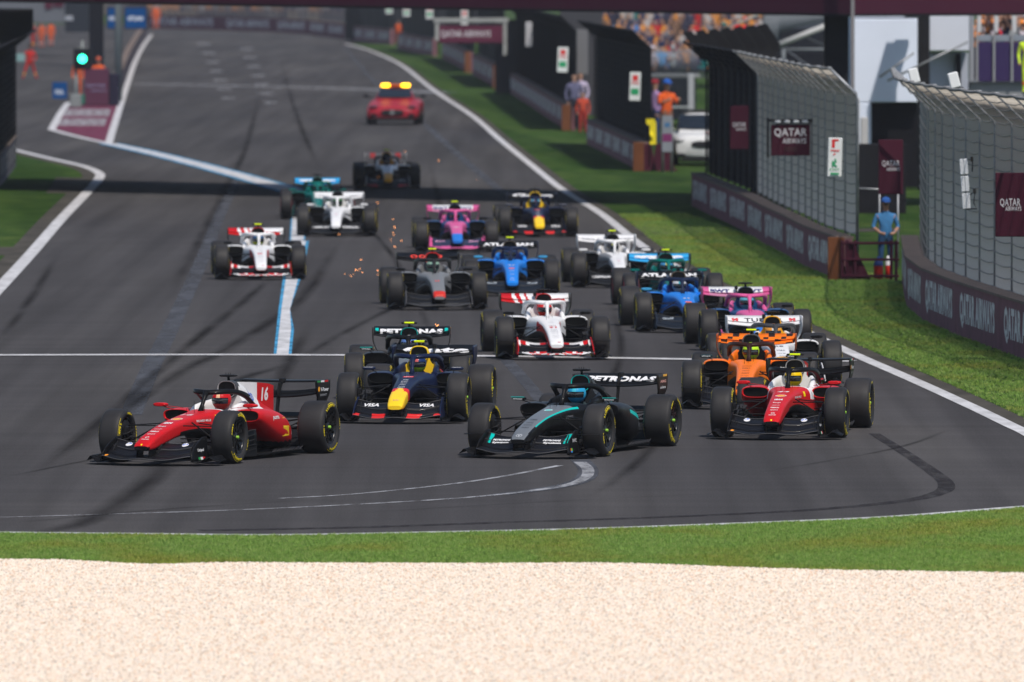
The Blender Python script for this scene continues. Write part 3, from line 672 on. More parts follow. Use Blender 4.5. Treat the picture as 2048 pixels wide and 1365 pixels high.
# ---- driver figure -------------------------------------------------------
def skin_mesh(name, V_, E_, Rr, sub=1, root=0):
    me = bpy.data.meshes.new(name); me.from_pydata([tuple(v) for v in V_], E_, []); o = bpy.data.objects.new(name, me); COL.objects.link(o)
    md = o.modifiers.new('skin', 'SKIN'); md.use_smooth_shade = True
    sk = me.skin_vertices[0].data
    for i, r in enumerate(Rr):
        sk[i].radius = (r, r) if not isinstance(r, tuple) else r; sk[i].use_root = (i == root)
    if sub:
        sb = o.modifiers.new('sub', 'SUBSURF'); sb.levels = sub; sb.render_levels = sub
    dg = bpy.context.evaluated_depsgraph_get(); dg.update(); out = bpy.data.meshes.new_from_object(o.evaluated_get(dg)); bpy.data.objects.remove(o); bpy.data.meshes.remove(me)
    out.name = name; return out
def recolour(me, name, fn, m):
    """copy of a body mesh with a colour per face from fn(centre)"""
    me = me.copy(); me.name = name; me.materials.clear(); me.materials.append(m)
    ca = me.color_attributes.new('Col', 'FLOAT_COLOR', 'CORNER'); buf = []
    for p in me.polygons:
        c = fn(p.center); buf += [c[0], c[1], c[2], 1.0] * p.loop_total
    ca.data.foreach_set('color', buf); return me
def driver_base():
    Vv = [(0, 2.0, .20), (0, 1.98, .36), (0, 1.93, .50), (0, 1.86, .58), (0, 1.80, .66), (0, 1.77, .745)]; Rr = [.13, .12, .14, .10, .062, .075]; E = [(i, i + 1) for i in range(5)]
    for s in (-1, 1):
        b = len(Vv); Vv += [(s * .17, 1.92, .54), (s * .225, 1.72, .45), (s * .17, 1.50, .52), (s * .125, 1.44, .565), (s * .115, 1.40, .60)]; Rr += [.068, .05, .042, .034, .034]; E += [(3, b), (b, b + 1), (b + 1, b + 2), (b + 2, b + 3), (b + 3, b + 4)]
        for k in range(4):
            q = len(Vv); z = .585 + .016 * k; x = s * (.105 - .004 * k); ln = (.028, .034, .036, .030)[k]
            Vv += [(x, 1.392 - .02, z), (x - s * ln, 1.352, z + .006), (x - s * (ln + .025), 1.372, z + .002)]; Rr += [.0105, .0098, .009]; E += [(b + 4, q), (q, q + 1), (q + 1, q + 2)]
        q = len(Vv); Vv += [(s * .09, 1.415, .625), (s * .062, 1.41, .635)]; Rr += [.012, .010]; E += [(b + 4, q), (q, q + 1)]
        b = len(Vv); Vv += [(s * .1, 1.95, .20), (s * .12, 1.45, .34), (s * .10, .98, .27), (s * .09, .92, .36)]; Rr += [.09, .065, .045, .035]; E += [(0, b), (b, b + 1), (b + 1, b + 2), (b + 2, b + 3)]
    return skin_mesh('driver_body', Vv, E, Rr, 1)
DRV = driver_base()
def helmet_mb(c1, c2, c3):
    def f(x, y, z):
        if z > .865: return c2
        if abs(x) < .028 and z > .79: return c3
        if z < .735: return c2
        return c1
    mb = MB(); mb.ell((0, 1.755, .775), (.128, .150, .138), 28, 20, colf=f); 
    mb.v = [(x, y if y > 1.755 else y - .012 * max(0, (.80 - z) * 6), z) for x, y, z in mb.v]; return mb
def visor_mb():
    mb = MB((.01, .012, .018)); rows = []
    for z in (.725, .745, .765, .785, .805):
        k = math.sqrt(max(0, 1 - ((z - .775) / .138) ** 2)); rows.append([(.132 * k * math.sin(a), 1.755 - .158 * k * math.cos(a) - .012 * max(0, (.80 - z) * 6), z) for a in [(-1.15 + 2.3 * i / 14) for i in range(15)]])
    mb.loft(rows, closed=False); return mb
VIS = visor_mb().mesh('visor', M['visor'])

# ---- liveries ------------------------------------------------------------
def quad(*c): return c
FER_Y = (.85, .55, .02); NAVY = (.008, .014, .045); TEAL = (.0, .46, .42); PINK = (.60, .10, .28); PAP = (.85, .17, .005); BLU = (.012, .19, .66); AGR = (.0, .13, .115); SILV = (.13, .145, .165); SIL2 = (.17, .175, .185)
def body_livery(t):
    def f(x, y, z):
        wd, zb, zt = cr(NOSE, y); top = z > zb + (zt - zb) * (.42 if y < .2 else .62); edge = abs(x) > wd * .80 and z > zb + (zt - zb) * .55
        if 1.26 < y < 2.07 and abs(x) < .24 and z < .64: return BLK
        if -.1 < y < 1.35 and z < zt - (zt - zb) * .55 and t != 'mercedes': return BLK
        if t == 'ferrari':
            if y > 1.2 and z > .5: return WH
            return (RED if z > zb + (zt - zb) * (.12 if y < 0 else .35) else BLK) if y > -1.11 or z > .26 else BLK
        if t == 'mercedes':
            if z > zt - (zt - zb) * .2 and abs(x) < wd * .84 and y < .9: return SILV
            if abs(x) > wd * .84 and z > zt - (zt - zb) * .17 and -.7 < y < 1.0: return TEAL
            return SILV if (y < .3 and z > zb + (zt - zb) * .5 and abs(x) < wd * .8) else BLK
        if t == 'redbull':
            if y < -.62 and z > zb + .015: return FER_Y
            if y < -.40 and z > zb + .02: return FER_Y if abs(x) < wd * .62 - (y + .62) * .3 else (.62, .01, .015)
            return NAVY
        if t == 'mclaren':
            if z < zb + (zt - zb) * .30 : return BLK
            return PAP
        if t == 'racingbulls':
            if y < -.55 and z > zb + .02: return (.80, .36, .02)
            return WH if top or y < .4 else NAVY
        if t == 'haas':
            if z < zb + (zt - zb) * .40: return BLK if y > -.2 else RED
            return RED if (abs(x) > wd * .9 and z < zt - .05 and y < .8) else WH
        if t == 'alpine':
            if y < -.75: return (.02, .16, .55)
            return PINK if (z > zb + (zt - zb) * .45 and y < 1.0) else (.012, .07, .20)
        if t == 'williams': return BLU if z > zb + (zt - zb) * .25 else BLK
        if t == 'aston': return AGR if z > zb + (zt - zb) * .25 else BLK
        if t == 'cadillac': return (WH if x > -wd * .55 or y < .3 else (.2, .2, .21)) if z > zb + (zt - zb) * .35 else BLK
        if t == 'audi':
            if y < -.98 and z > .24: return (.55, .03, .02)
            return SIL2 if z > zb + (zt - zb) * .3 else BLK
    return f
def ecov_livery(t):
    def f(x, y, z):
        if t == 'ferrari': return (WH if (y < 2.95 and z > .40) else RED) if z > .3 else BLK
        if t == 'redbull': return FER_Y if (z > .72 and y < 2.35) else ((.55, .01, .02) if (y < 2.9 and z > .6) else NAVY)
        if t == 'mclaren': return BLK if y < 2.3 and z > .8 else (PAP if z > .42 else BLK)
        if t == 'racingbulls': return (.85, .42, .01) if (z > .72 and y < 2.3) else (WH if z > .5 else NAVY)
        if t == 'haas': return (RED if z > .9 else WH) if z > .3 else BLK
        if t == 'alpine': return PINK if 2.8 < y and z > .4 else (.012, .07, .20)
        if t == 'williams': return BLU if z < .74 else (.01, .02, .10)
        if t == 'aston': return AGR
        if t == 'cadillac': return WH if x > 0 else (.03, .03, .032)
        if t == 'audi': return (.5, .02, .015) if z > .85 and y < 2.2 else SIL2
        return (.02, .022, .026) if z > .6 or y < 3 else TEAL
    return f
def pod_livery(t):
    def f(x, y, z):
        if z < .20 + .1 * max(0, 2.2 - y): return CARB
        if t != 'ferrari' and y < 1.9 and z < .58: return BLK
        return {'ferrari': RED, 'mercedes': TEAL if (abs(z - (.60 - (y - 1.6) * .16)) < .028 and y > 1.9) else (.014, .014, .016), 'redbull': NAVY, 'mclaren': PAP if (z > .56 or y < 1.5 and abs(x) > .5) else BLK, 'racingbulls': NAVY if z < .6 else WH,
                'haas': WH if z > .45 else BLK, 'alpine': (.012, .07, .20), 'williams': BLU, 'aston': AGR, 'cadillac': WH if x > 0 else (.03, .03, .03), 'audi': SIL2 if z > .4 else BLK}[t]
    return f
def fw_livery(t):
    def f(x, y, z):
        a = abs(x)
        if t == 'haas':
            if z < .135: return (WH if (int((a + y) * 9) % 2) else (RED if a < .45 else WH)) if z > .10 else BLK
            return (RED if .12 < a < .24 or .48 < a < .58 else WH) if z > .25 else BLK
        if t == 'mercedes' and z > .20 and .50 < a < .56: return TEAL
        if t == 'redbull' and z < .15 and (.16 < a < .36 or a > .54): return (.6, .02, .02)
        if t == 'alpine': return PINK if z < .135 or a > .56 else (.02, .03, .07)
        if t == 'racingbulls' and z < .14 and a > .3: return (.5, .02, .03)
        if t == 'audi': return (.04, .04, .042) if z < .135 else (.010, .010, .011)
        if t == 'williams': return (.010, .014, .022)
        if t == 'cadillac': return (.010, .010, .011)
        return (.007, .007, .009)
    return f
def rw_livery(t):
    def f(x, y, z):
        a = abs(x)
        if t == 'haas':
            if x < .12: k = (x + .585 + (z - .8) * .35) ; return (RED if (k < .24 or .31 < k < .38 or .46 < k < .50 or k > .62) else WH)
            return WH if z > .88 or not (.22 < x < .5) else RED
        if t == 'mclaren': return PAP if (int((x + 2) * 11) * 7 + int(z * 26) * 5) % 3 else (.03, .015, .01)
        if t == 'racingbulls': return WH
        if t == 'cadillac': return (.75, .75, .76)
        if t == 'alpine': return PINK if a > .47 else (WH if z > .87 else (.5, .2, .33))
        if t == 'aston': return (.03, .35, .70)
        return BLK
    return f
T = {  # halo, endplate, mirror, intake shell, intake rim, rear endplate, strake, tyre mark
 'ferrari': (BLK, BLK, RED, (.05, .05, .055), (.35, .35, .36), BLK, 0, YEL), 'mercedes': (BLK, BLK, BLK, (.012, .013, .015), TEAL, (.02, .016, .014), 1, YEL), 'redbull': (NAVY, NAVY, NAVY, FER_Y, FER_Y, NAVY, 0, YEL),
 'mclaren': ((.03, .012, .008), BLK, (.01, .03, .035), (.06, .06, .065), (.12, .12, .13), (.35, .07, .01), 1, YEL), 'racingbulls': ((.05, .05, .055), WH, BLK, (.85, .42, .01), (.85, .42, .01), WH, 0, YEL), 'haas': (WH, RED, BLK, (.45, .02, .02), (.3, .02, .02), BLK, 1, YEL),
 'alpine': (PINK, PINK, BLK, (.012, .02, .05), (.012, .02, .05), PINK, 0, YEL), 'williams': ((.012, .02, .05), (.02, .03, .05), (.05, .3, .55), (.02, .02, .03), (.25, .18, .1), (.01, .02, .06), 0, YEL), 'aston': (AGR, AGR, AGR, AGR, (.01, .04, .035), (.01, .02, .02), 0, (.45, .02, .05)),
 'cadillac': (WH, BLK, WH, (.05, .05, .055), (.1, .1, .1), WH, 0, YEL), 'audi': ((.02, .02, .022), (.1, .1, .11), BLK, (.5, .015, .012), (.6, .02, .015), BLK, 0, YEL)}
def add_text(root, name, items, par_bvh=None):
    mb = MB()
    for it in items: decal(mb, **it)
    if mb.v:
        o = mb.build(name, M['print'], root); return o
FWD = (0, 1, -.12)
def nose_items(t, bv):
    I = []
    def row(s, z, h, col=WH, wd=None, dx=0, bold=.03, shape=None, shear=0): I.append(dict(shape=shape or s, c=(dx, -2, z + .24), u=(1, 0, 0), v=(0, 0, 1), wd=wd, ht=h, col=col, bvh=bv, d=FWD, bold=bold, shear=shear))
    def hit(z):   # the print is aimed along a slightly falling ray; z is the height at which it should land
        return z
    return I, row
def car_texts(t, num, P):
    """P: dict of bvh trees by part"""
    out = {}
    def front(lst, bv, y0=-3.0, slope=-.12):
        res = []
        for (shape, x, z, wd, ht, col, *o) in lst:
            yhit = y0; kw = dict(o[0]) if o else {}
            # find where a horizontal ray at height z meets the body, then aim the slanted ray there
            h = bv.ray_cast(Vector((x, -4, z)), Vector((0, 1, 0)), 12)
            if h[0] is None: continue
            res.append(dict(shape=shape, c=tuple(h[0]), u=(1, 0, 0), v=(0, 0, 1), wd=wd, ht=ht, col=col, bvh=bv, d=FWD, **kw))
        return res
    D = disc2d(20)
    nose = {'ferrari': [(str(num), -.01, .617, .17, .024, WH, {'shear': .2}), (D, 0, .575, .155, .042, WH), (D, 0, .575, .135, .034, (.6, .02, .01)), (D, 0, .575, .12, .028, (.85, .40, .01)), ('IBM', 0, .534, .115, .026, WH, {'bold': .05}), ('Bingx', 0, .498, .11, .022, WH), ('WHOOP', 0, .468, .11, .016, (.6, .45, .45)), ('PIRELLI', 0, .441, .115, .018, WH, {'bold': .05}), ('GENESYS', 0, .412, .11, .014, WH), (D, 0, .374, .052, .026, WH), (D, 0, .374, .04, .019, RED), ('UniCredit', 0, .352, .10, .017, WH), (quad2d(), 0, .285, .022, .022, YEL)],
            'mercedes': [(D, 0, .60, .12, .030, (.5, .75, .75)), (D, 0, .60, .085, .018, TEAL), ('AMG', .0, .50, .10, .018, (.02, .02, .025)), ('IWC', 0, .467, .09, .014, (.02, .02, .025)), ('CROWDSTRIKE', 0, .44, .12, .012, (.02, .02, .025)), ('PIRELLI', 0, .412, .10, .013, (.02, .02, .025)), (D, 0, .315, .085, .045, (.45, .47, .5)), (D, 0, .315, .072, .037, SILV), ('Y', 0, .313, .05, .030, (.45, .47, .5))],
            'redbull': [(quad2d(), 0, .622, .15, .026, (.65, .02, .03)), ('ORACLE', 0, .622, .12, .014, WH), ('VISA', 0, .590, .08, .014, WH), ('BYBIT', 0, .572, .10, .013, WH), ('Castrol', 0, .555, .09, .012, WH), ('HONDA', 0, .536, .09, .012, WH), ('TAG Heuer', 0, .515, .11, .012, WH), ('PIRELLI', 0, .497, .10, .012, WH), ('Red Bull', 0, .345, .085, .014, (.25, .1, .3))],
            'mclaren': [('MASTERCARD', 0, .60, .14, .013, BLK), ('DELL', 0, .577, .12, .018, BLK), ('CISCO', 0, .548, .11, .012, BLK), ('Android', 0, .520, .11, .020, BLK), ('Google', 0, .485, .12, .013, BLK), ('PIRELLI', 0, .462, .12, .013, BLK), ('Allwyn', 0, .44, .10, .012, BLK), (quad2d(), 0, .31, .20, .12, BLK), (D, .02, .36, .05, .03, (.05, .3, .7)), (D, .0, .35, .03, .02, (.8, .5, .05))],
            'racingbulls': [('RB', 0, .60, .14, .025, NAVY), ('VISA', 0, .55, .14, .022, NAVY), ('Cash App', 0, .51, .13, .018, NAVY), ('HUGO', 0, .475, .10, .016, NAVY), ('PIRELLI', 0, .44, .10, .013, NAVY)],
            'haas': [('TGR', 0, .592, .10, .016, (.4, .4, .42)), ('HAAS', 0, .548, .12, .012, (.3, .05, .05)), (str(num), 0, .525, .12, .034, (.6, .02, .03), {'bold': .05}), ('TOYOTA', 0, .486, .11, .013, (.05, .05, .06)), ('GAZOO', 0, .462, .12, .013, (.25, .25, .27)), ('Racing', 0, .437, .11, .013, (.25, .25, .27)), ('PIRELLI', 0, .40, .11, .011, (.2, .2, .22)), ('MoneyGram', 0, .376, .12, .010, (.3, .3, .32)), (quad2d(), .04, .305, .05, .012, (.5, .1, .15))],
            'alpine': [('BWT', 0, .55, .13, .03, WH), ('Alpine', 0, .47, .11, .02, (.1, .1, .3))],
            'williams': [(str(num), 0, .585, .13, .024, WH), (quad2d(), 0, .53, .11, .03, (.75, .15, .08)), ('KOMATSU', 0, .49, .10, .012, WH), ('DURACELL', 0, .43, .10, .014, WH), ('Gulf', 0, .36, .08, .016, WH), ('Barclays', 0, .32, .09, .012, WH)],
            'aston': [('aramco', 0, .58, .13, .018, (.5, .7, .7)), ('valvoline', 0, .52, .12, .016, (.5, .7, .7)), ('cognizant', 0, .45, .11, .016, (.5, .7, .7))],
            'cadillac': [('TWG', 0, .57, .12, .018, (.45, .45, .47)), (quad2d(), 0, .53, .06, .012, (.6, .2, .3)), ('AI', 0, .48, .08, .018, (.45, .45, .47))],
            'audi': [(str(num), 0, .535, .11, .032, (.75, .08, .06), {'bold': .05}), ('oooo', 0, .29, .13, .02, (.75, .2, .15)), ('Revolut', 0, .37, .10, .014, (.05, .05, .06))]}[t]
    out['body'] = front(nose, P['body'])
    fl = lambda s, x, col=WH, wd=.25, ht=.05, z=.215, **k: (s, x, z, wd, ht, col, k)
    fw = {'ferrari': [(D, -.40, .262, .09, .055, WH), (D, .40, .262, .09, .055, WH), (D, -.40, .262, .08, .048, (.01, .10, .5)), (D, .40, .262, .08, .048, (.01, .10, .5)), ('hp', -.40, .262, .05, .036, WH), ('hp', .40, .262, .05, .036, WH)],
          'mercedes': [('PETRONAS', -.36, .235, .24, .028, WH, {'bold': .06}), ('Syntium', -.36, .203, .24, .032, WH, {'bold': .05}), ('PETRONAS', .34, .235, .24, .028, WH, {'bold': .06}), ('Syntium', .36, .203, .24, .032, WH, {'bold': .05})],
          'redbull': [('VISA', -.40, .255, .22, .055, WH, {'bold': .04, 'shear': .2}), ('VISA', .40, .255, .22, .055, WH, {'bold': .04, 'shear': .2})],
          'cadillac': [('CADILLAC', -.36, .225, .42, .055, WH, {'bold': .05}), ('CADILLAC', .36, .225, .42, .055, WH, {'bold': .05})],
          'racingbulls': [('VISA', -.40, .255, .2, .045, WH), ('VISA', .40, .255, .2, .045, WH)],
          'alpine': [('BWT', -.38, .24, .22, .04, (.8, .4, .6)), ('BWT', .38, .24, .22, .04, (.8, .4, .6))],
          'williams': [('Gulf', -.40, .25, .2, .04, (.5, .55, .6)), ('Gulf', .40, .25, .2, .04, (.5, .55, .6))]}.get(t, [])
    out['flap'] = front(fw, P['flap'])
    out['mainplane'] = front({'ferrari': [('V-Power', .42, .128, .26, .026, WH, {'bold': .05}), (D, .26, .125, .05, .024, (.85, .3, .02)), ('V-Power', -.40, .128, .24, .026, WH, {'bold': .05}), (D, -.56, .135, .05, .024, (.85, .3, .02))]}.get(t, []), P['main'])
    if num == 30: t = 'none'
    rw = {'ferrari': [(D, x_, .825, w_, h_, c_) for x_ in (-.40, .40) for w_, h_, c_ in ((.12, .075, WH), (.11, .068, (.01, .10, .5)))] + [('hp', -.40, .825, .06, .045, WH), ('hp', .40, .825, .06, .045, WH)],
          'mercedes': [('PETRONAS', .0, .892, .98, .088, WH, {'bold': .06}), (quad2d(), -.54, .915, .05, .07, TEAL), (quad2d(), .54, .915, .05, .07, TEAL)], 'redbull': [('Gate', .02, .893, 1.0, .10, WH, {'bold': .05})],
          'racingbulls': [('TUDOR', 0, .893, .62, .075, (.04, .04, .05), {'bold': .02}), ('M', -.46, .90, .10, .065, (.6, .03, .04), {'bold': .08}), ('M', .46, .90, .10, .065, (.6, .03, .04), {'bold': .08})],
          'williams': [('ATLASSIAN', 0, .893, 1.02, .085, WH, {'bold': .07})], 'aston': [('aramco', 0, .893, .95, .08, WH, {'bold': .09})], 'alpine': [('BWT', -.28, .893, .34, .075, (.03, .03, .15), {'bold': .06}), ('BWT', .28, .893, .34, .075, (.03, .03, .15), {'bold': .06})],
          'audi': [('oooo', -.02, .89, .62, .08, (.8, .06, .04), {'bold': .01})], 'cadillac': [('TWG AI', -.3, .875, .4, .06, (.35, .35, .38)), ('TOMMY', .3, .875, .4, .06, (.35, .35, .38))]}.get(t, [])
    out['rear'] = front(rw, P['rear'])
    side = []
    def sd(bv, shape, y, z, wd, ht, col, **k): side.append(dict(shape=shape, c=(0, y, z), u=(0, 1, 0), v=(0, 0, 1), wd=wd, ht=ht, col=col, bvh=bv, d=(-1, 0, 0), **k))
    if t == 'ferrari':
        sd(P['pod'], quad2d(), 2.42, .40, .40, .29, WH); sd(P['pod'], quad2d(), 2.42, .40, .34, .25, FER_Y); sd(P['pod'], 'CEVA', 3.0, .31, .26, .08, WH); sd(P['pod'], 'puma', 1.95, .53, .26, .06, WH); sd(P['pod'], 'UniCredit', 2.75, .52, .4, .05, WH)
        sd(P['fin'], quad2d(10), 3.2, .82, .0001, .0001, RED)
        sd(P['body'], 'RICHARD MILLE', .62, .54, .42, .03, WH); sd(P['body'], quad2d(), .98, .57, .07, .07, YEL)
    if t == 'mercedes': sd(P['pod'], 'PETRONAS', 2.85, .33, .5, .07, (.5, .52, .55), bold=.05); sd(P['body'], 'AMG', .7, .5, .25, .04, (.2, .2, .22))
    if t == 'redbull': sd(P['pod'], 'ORACLE', 2.2, .45, .7, .12, WH, bold=.05)
    if t == 'haas': sd(P['body'], 'MoneyGram', .5, .56, .5, .04, RED); sd(P['pod'], 'MoneyGram', 2.2, .5, .7, .1, BLK)
    if t == 'williams': sd(P['pod'], 'ATLASSIAN', 2.2, .48, .8, .1, WH, bold=.05)
    if t == 'mclaren': sd(P['pod'], 'OKX', 2.2, .48, .4, .1, BLK, bold=.05)
    out['side'] = side
    fin = []
    if t == 'ferrari':
        fin += [dict(shape=str(num), c=(0, 3.32, .80), u=(0, 1, 0), v=(0, 0, 1), wd=.26, ht=.19, col=WH, bvh=P['fin'], d=(-1, 0, 0), bold=.04, shear=.15), dict(shape='hp', c=(0, 2.62, .78), u=(0, 1, 0), v=(0, 0, 1), wd=.26, ht=.22, col=(.02, .1, .5), bvh=P['ecov'], d=(-1, 0, 0), bold=.02, shear=.2)]
    out['fin'] = fin
    return out
CACHE = {}
def team_meshes(t, num):
    k = (t, num)
    if k in CACHE: return CACHE[k]
    halo, ep, mir, ish, irim, rep, strake, mark = T[t]; D = {}; fl = body_livery(t)
    b = body_mb(fl)
    for s in (-1, 1):   # padded sides of the cockpit
        c = {'ferrari': WH, 'haas': WH, 'williams': BLU, 'alpine': PINK, 'mclaren': PAP, 'cadillac': WH, 'racingbulls': WH, 'aston': AGR, 'redbull': NAVY, 'mercedes': BLK, 'audi': SIL2}[t]
        rows = [[(s * x, y, z) for x, z in superell(.045, .55, zt, 12, 2.6, xo)] for y, zt, xo in ((1.42, .66, .29), (1.52, .715, .285), (1.75, .745, .275), (2.0, .77, .25), (2.12, .79, .22))]
        b.loft(rows, cap=True, col=c, inv=(s > 0))
    def ec(x, y, z): return ecov_livery(t)(x, y, z)
    e = ecov_mb(ec)
    def fc(x, y, z): return {'ferrari': WH if y < 3.05 else RED, 'haas': RED, 'audi': SIL2, 'mercedes': BLK, 'redbull': NAVY, 'racingbulls': WH, 'alpine': PINK, 'williams': BLU, 'aston': AGR, 'cadillac': (.5, .5, .5), 'mclaren': PAP}[t]
    fi = fin_mb(fc, t not in ('ferrari',)); pl, pr = pod_mb(1, pod_livery(t)), pod_mb(-1, pod_livery(t)); fw = fw_livery(t)
    rwl = rw_livery(t) if num != 30 else (lambda x, y, z: (.30, .03, .03) if .30 < abs(x) < .45 else (.10, .10, .11))
    m0, m1, m2 = fwing_mb(0, fw), fwing_mb(1, fw), fwing_mb(2, fw); r0, r1 = rwing_mb(0, rwl, t == 'ferrari'), rwing_mb(1, rwl, t == 'ferrari')
    fl12 = MB(); fl12.v = m1.v + m2.v; fl12.f = m1.f + [tuple(i + len(m1.v) for i in f) for f in m2.f]
    r12 = MB(); r12.v = r0.v + r1.v; r12.f = r0.f + [tuple(i + len(r0.v) for i in f) for f in r1.f]
    P = dict(body=b.bvh(), ecov=e.bvh(), fin=fi.bvh(), pod=pl.bvh(), main=m0.bvh(), flap=fl12.bvh(), rear=r12.bvh())
    tx = car_texts(t, num, P)
    def tm(key):
        mb = MB()
        for it in tx[key]: decal(mb, **it)
        return mb.mesh('lettering', M['print']) if mb.v else None
    pt = M['paint']
    D['body'] = b.mesh('body', pt); D['body'].set_sharp_from_angle(angle=R(40)); D['ecov'] = e.mesh('engine_cover', pt); D['fin'] = fi.mesh('engine_fin', pt); D['podl'] = pl.mesh('sidepod', pt); D['podr'] = pr.mesh('sidepod', pt)
    D['mains'] = m0.mesh('front_wing', pt); D['flaps'] = [m1.mesh('wing_flap', pt), m2.mesh('wing_flap', pt)]; D['rw'] = r0.mesh('rear_wing', pt); D['rf'] = r1.mesh('rear_wing_flap', pt)
    D['ep'] = [endplate_mb(s, lambda x, y, z: ep if (z > .12) else BLK).mesh('endplate', pt) for s in (-1, 1)]
    if t == 'ferrari':
        pass
    D['foot'] = [footplate_mb(s, BLK).mesh('footplate', M['carbon']) for s in (-1, 1)]
    D['rep'] = [rend_mb(s, lambda x, y, z: (rep if z > .5 else CARB)).mesh('rear_endplate', pt) for s in (-1, 1)]
    D['halo'] = halo_mb(halo).mesh('halo', pt); D['intake'] = intake_mb(ish, irim).mesh('air_intake', pt)
    for s, k2 in ((-1, 'mr'), (1, 'ml')):
        mb = MB(mir); mb.loft([[(s * .645 + x, y, .725 + z) for x, z in superell(.095 * q, -.025 * q, .025 * q, 12, 3)] for y, q in ((1.10, .7), (1.12, 1), (1.20, 1.0), (1.21, .96))], cap=True, inv=True)
        D[k2] = mb.mesh('mirror', pt); mb = MB(mir); mb.tube([(s * .56, 1.16, .71), (s * .34, 1.22, .68)], .008, 6, flat=.5); mb.tube([(s * .60, 1.17, .70), (s * .56, 1.42, .655)], .007, 6); D[k2 + 's'] = mb.mesh('mirror_stalk', pt)
    for key in ('body', 'flap', 'mainplane', 'rear', 'side', 'fin'): D['t_' + key] = tm(key)
    # halo and endplate prints
    mb = MB(); ht = MB()
    if t == 'ferrari':
        hb = halo_mb(halo).bvh(); 
        for sh, x, wd, h, c in ((disc2d(), 0, .12, .04, WH), (disc2d(), 0, .105, .033, (.01, .1, .5)), ('hp', 0, .06, .026, WH), ('DXC', .22, .12, .035, WH), ('DXC', -.22, .12, .035, WH)):
            decal(mb, sh, (x, -1, .915), (1, 0, 0), (0, 0, 1), wd, h, c, hb, (0, 1, 0), .004, .05)
        eb = endplate_mb(1, lambda *a: BLK).bvh()
        for sh, y, z, wd, h, c in (('Unipol', -.62, .20, .22, .05, WH), (quad2d(), -.70, .095, .08, .035, (.02, .25, .06)), (quad2d(), -.62, .095, .08, .035, WH), (quad2d(), -.54, .095, .08, .035, RED)): decal(mb, sh, (0, y, z), (0, 1, 0), (0, 0, 1), wd, h, c, eb, (-1, 0, 0), .003, .04)
        rb = rend_mb(1, lambda *a: BLK).bvh()
        for sh, y, z, wd, h, c in (('V-Power', 4.03, .845, .30, .055, WH), (disc2d(), 3.82, .85, .07, .07, (.85, .35, .02)), (quad2d(), 3.82, .955, .13, .025, (.02, .25, .06)), (quad2d(), 3.96, .955, .13, .025, WH), (quad2d(), 4.10, .955, .13, .025, RED), ('EARNIT', 4.0, .77, .25, .03, (.3, .3, .32))): decal(mb, sh, (0, y, z), (0, 1, 0), (0, 0, 1), wd, h, c, rb, (-1, 0, 0), .003, .03)
    if t == 'mercedes':
        hb = halo_mb(halo).bvh()
        for sh, x, wd, h, c in (('CROWDSTRIKE', .21, .17, .022, WH), ('AMG', -.22, .12, .022, WH), ('IWC', 0, .06, .014, (.3, .3, .3))): decal(mb, sh, (x, -1, .915), (1, 0, 0), (0, 0, 1), wd, h, c, hb, (0, 1, 0), .004, .05)
        eb = endplate_mb(1, lambda *a: BLK).bvh()
        for sh, y, z, wd, h, c in (('IWC', -.60, .24, .2, .05, (.5, .5, .52)), (quad2d(2), -.82, .12, .05, .04, (.6, .1, .02)), (quad2d(2), -.77, .12, .05, .04, (.1, .5, .05)), (quad2d(2), -.80, .095, .08, .02, (.02, .2, .6))): decal(mb, sh, (0, y, z), (0, 1, 0), (0, 0, 1), wd, h, c, eb, (-1, 0, 0), .003, .04)
        rb = rend_mb(1, lambda *a: BLK).bvh()
        for sh, y, z, wd, h, c in (('AMG', 4.0, .87, .3, .04, (.7, .35, .3)), ('solera', 4.0, .79, .28, .04, (.7, .7, .7)), (quad2d(2), 4.1, .95, .2, .03, (.8, .4, .05))): decal(mb, sh, (0, y, z), (0, 1, 0), (0, 0, 1), wd, h, c, rb, (-1, 0, 0), .003, .03)
    if t in ('redbull', 'mclaren', 'haas'):
        hb = halo_mb(halo).bvh()
        for sh, x, wd, h, c in {'redbull': (('ROKT', .2, .11, .022, WH), ('ROKT', -.2, .11, .022, WH), ('X', 0, .06, .03, WH)), 'haas': (('MoneyGram', .2, .12, .016, (.4, .1, .1)), ('MoneyGram', -.2, .12, .016, (.4, .1, .1))), 'mclaren': ((disc2d(), -.02, .055, .04, (.65, .02, .02)), (disc2d(), .03, .055, .04, (.85, .4, .03)))}[t]:
            decal(mb, sh, (x, -1, .915), (1, 0, 0), (0, 0, 1), wd, h, c, hb, (0, 1, 0), .004, .05)
    for s in (-1, 1):
        if t in ('mclaren',): decal(mb, 'allwyn', (s * .645, 1.085, .725), (1, 0, 0), (0, 0, 1), .13, .025, WH)
        if t in ('mercedes',): decal(mb, 'PETRONAS', (s * .645, 1.085, .72), (1, 0, 0), (0, 0, 1), .13, .018, WH); decal(mb, quad2d(2), (s * .645, 1.085, .747), (1, 0, 0), (0, 0, 1), .19, .008, TEAL)
        if t in ('redbull',): decal(mb, 'Heineken', (s * .645, 1.085, .745), (1, 0, 0), (0, 0, 1), .13, .012, WH)
    D['t_misc'] = mb.mesh('lettering', M['print']) if mb.v else None
    CACHE[k] = D; return D
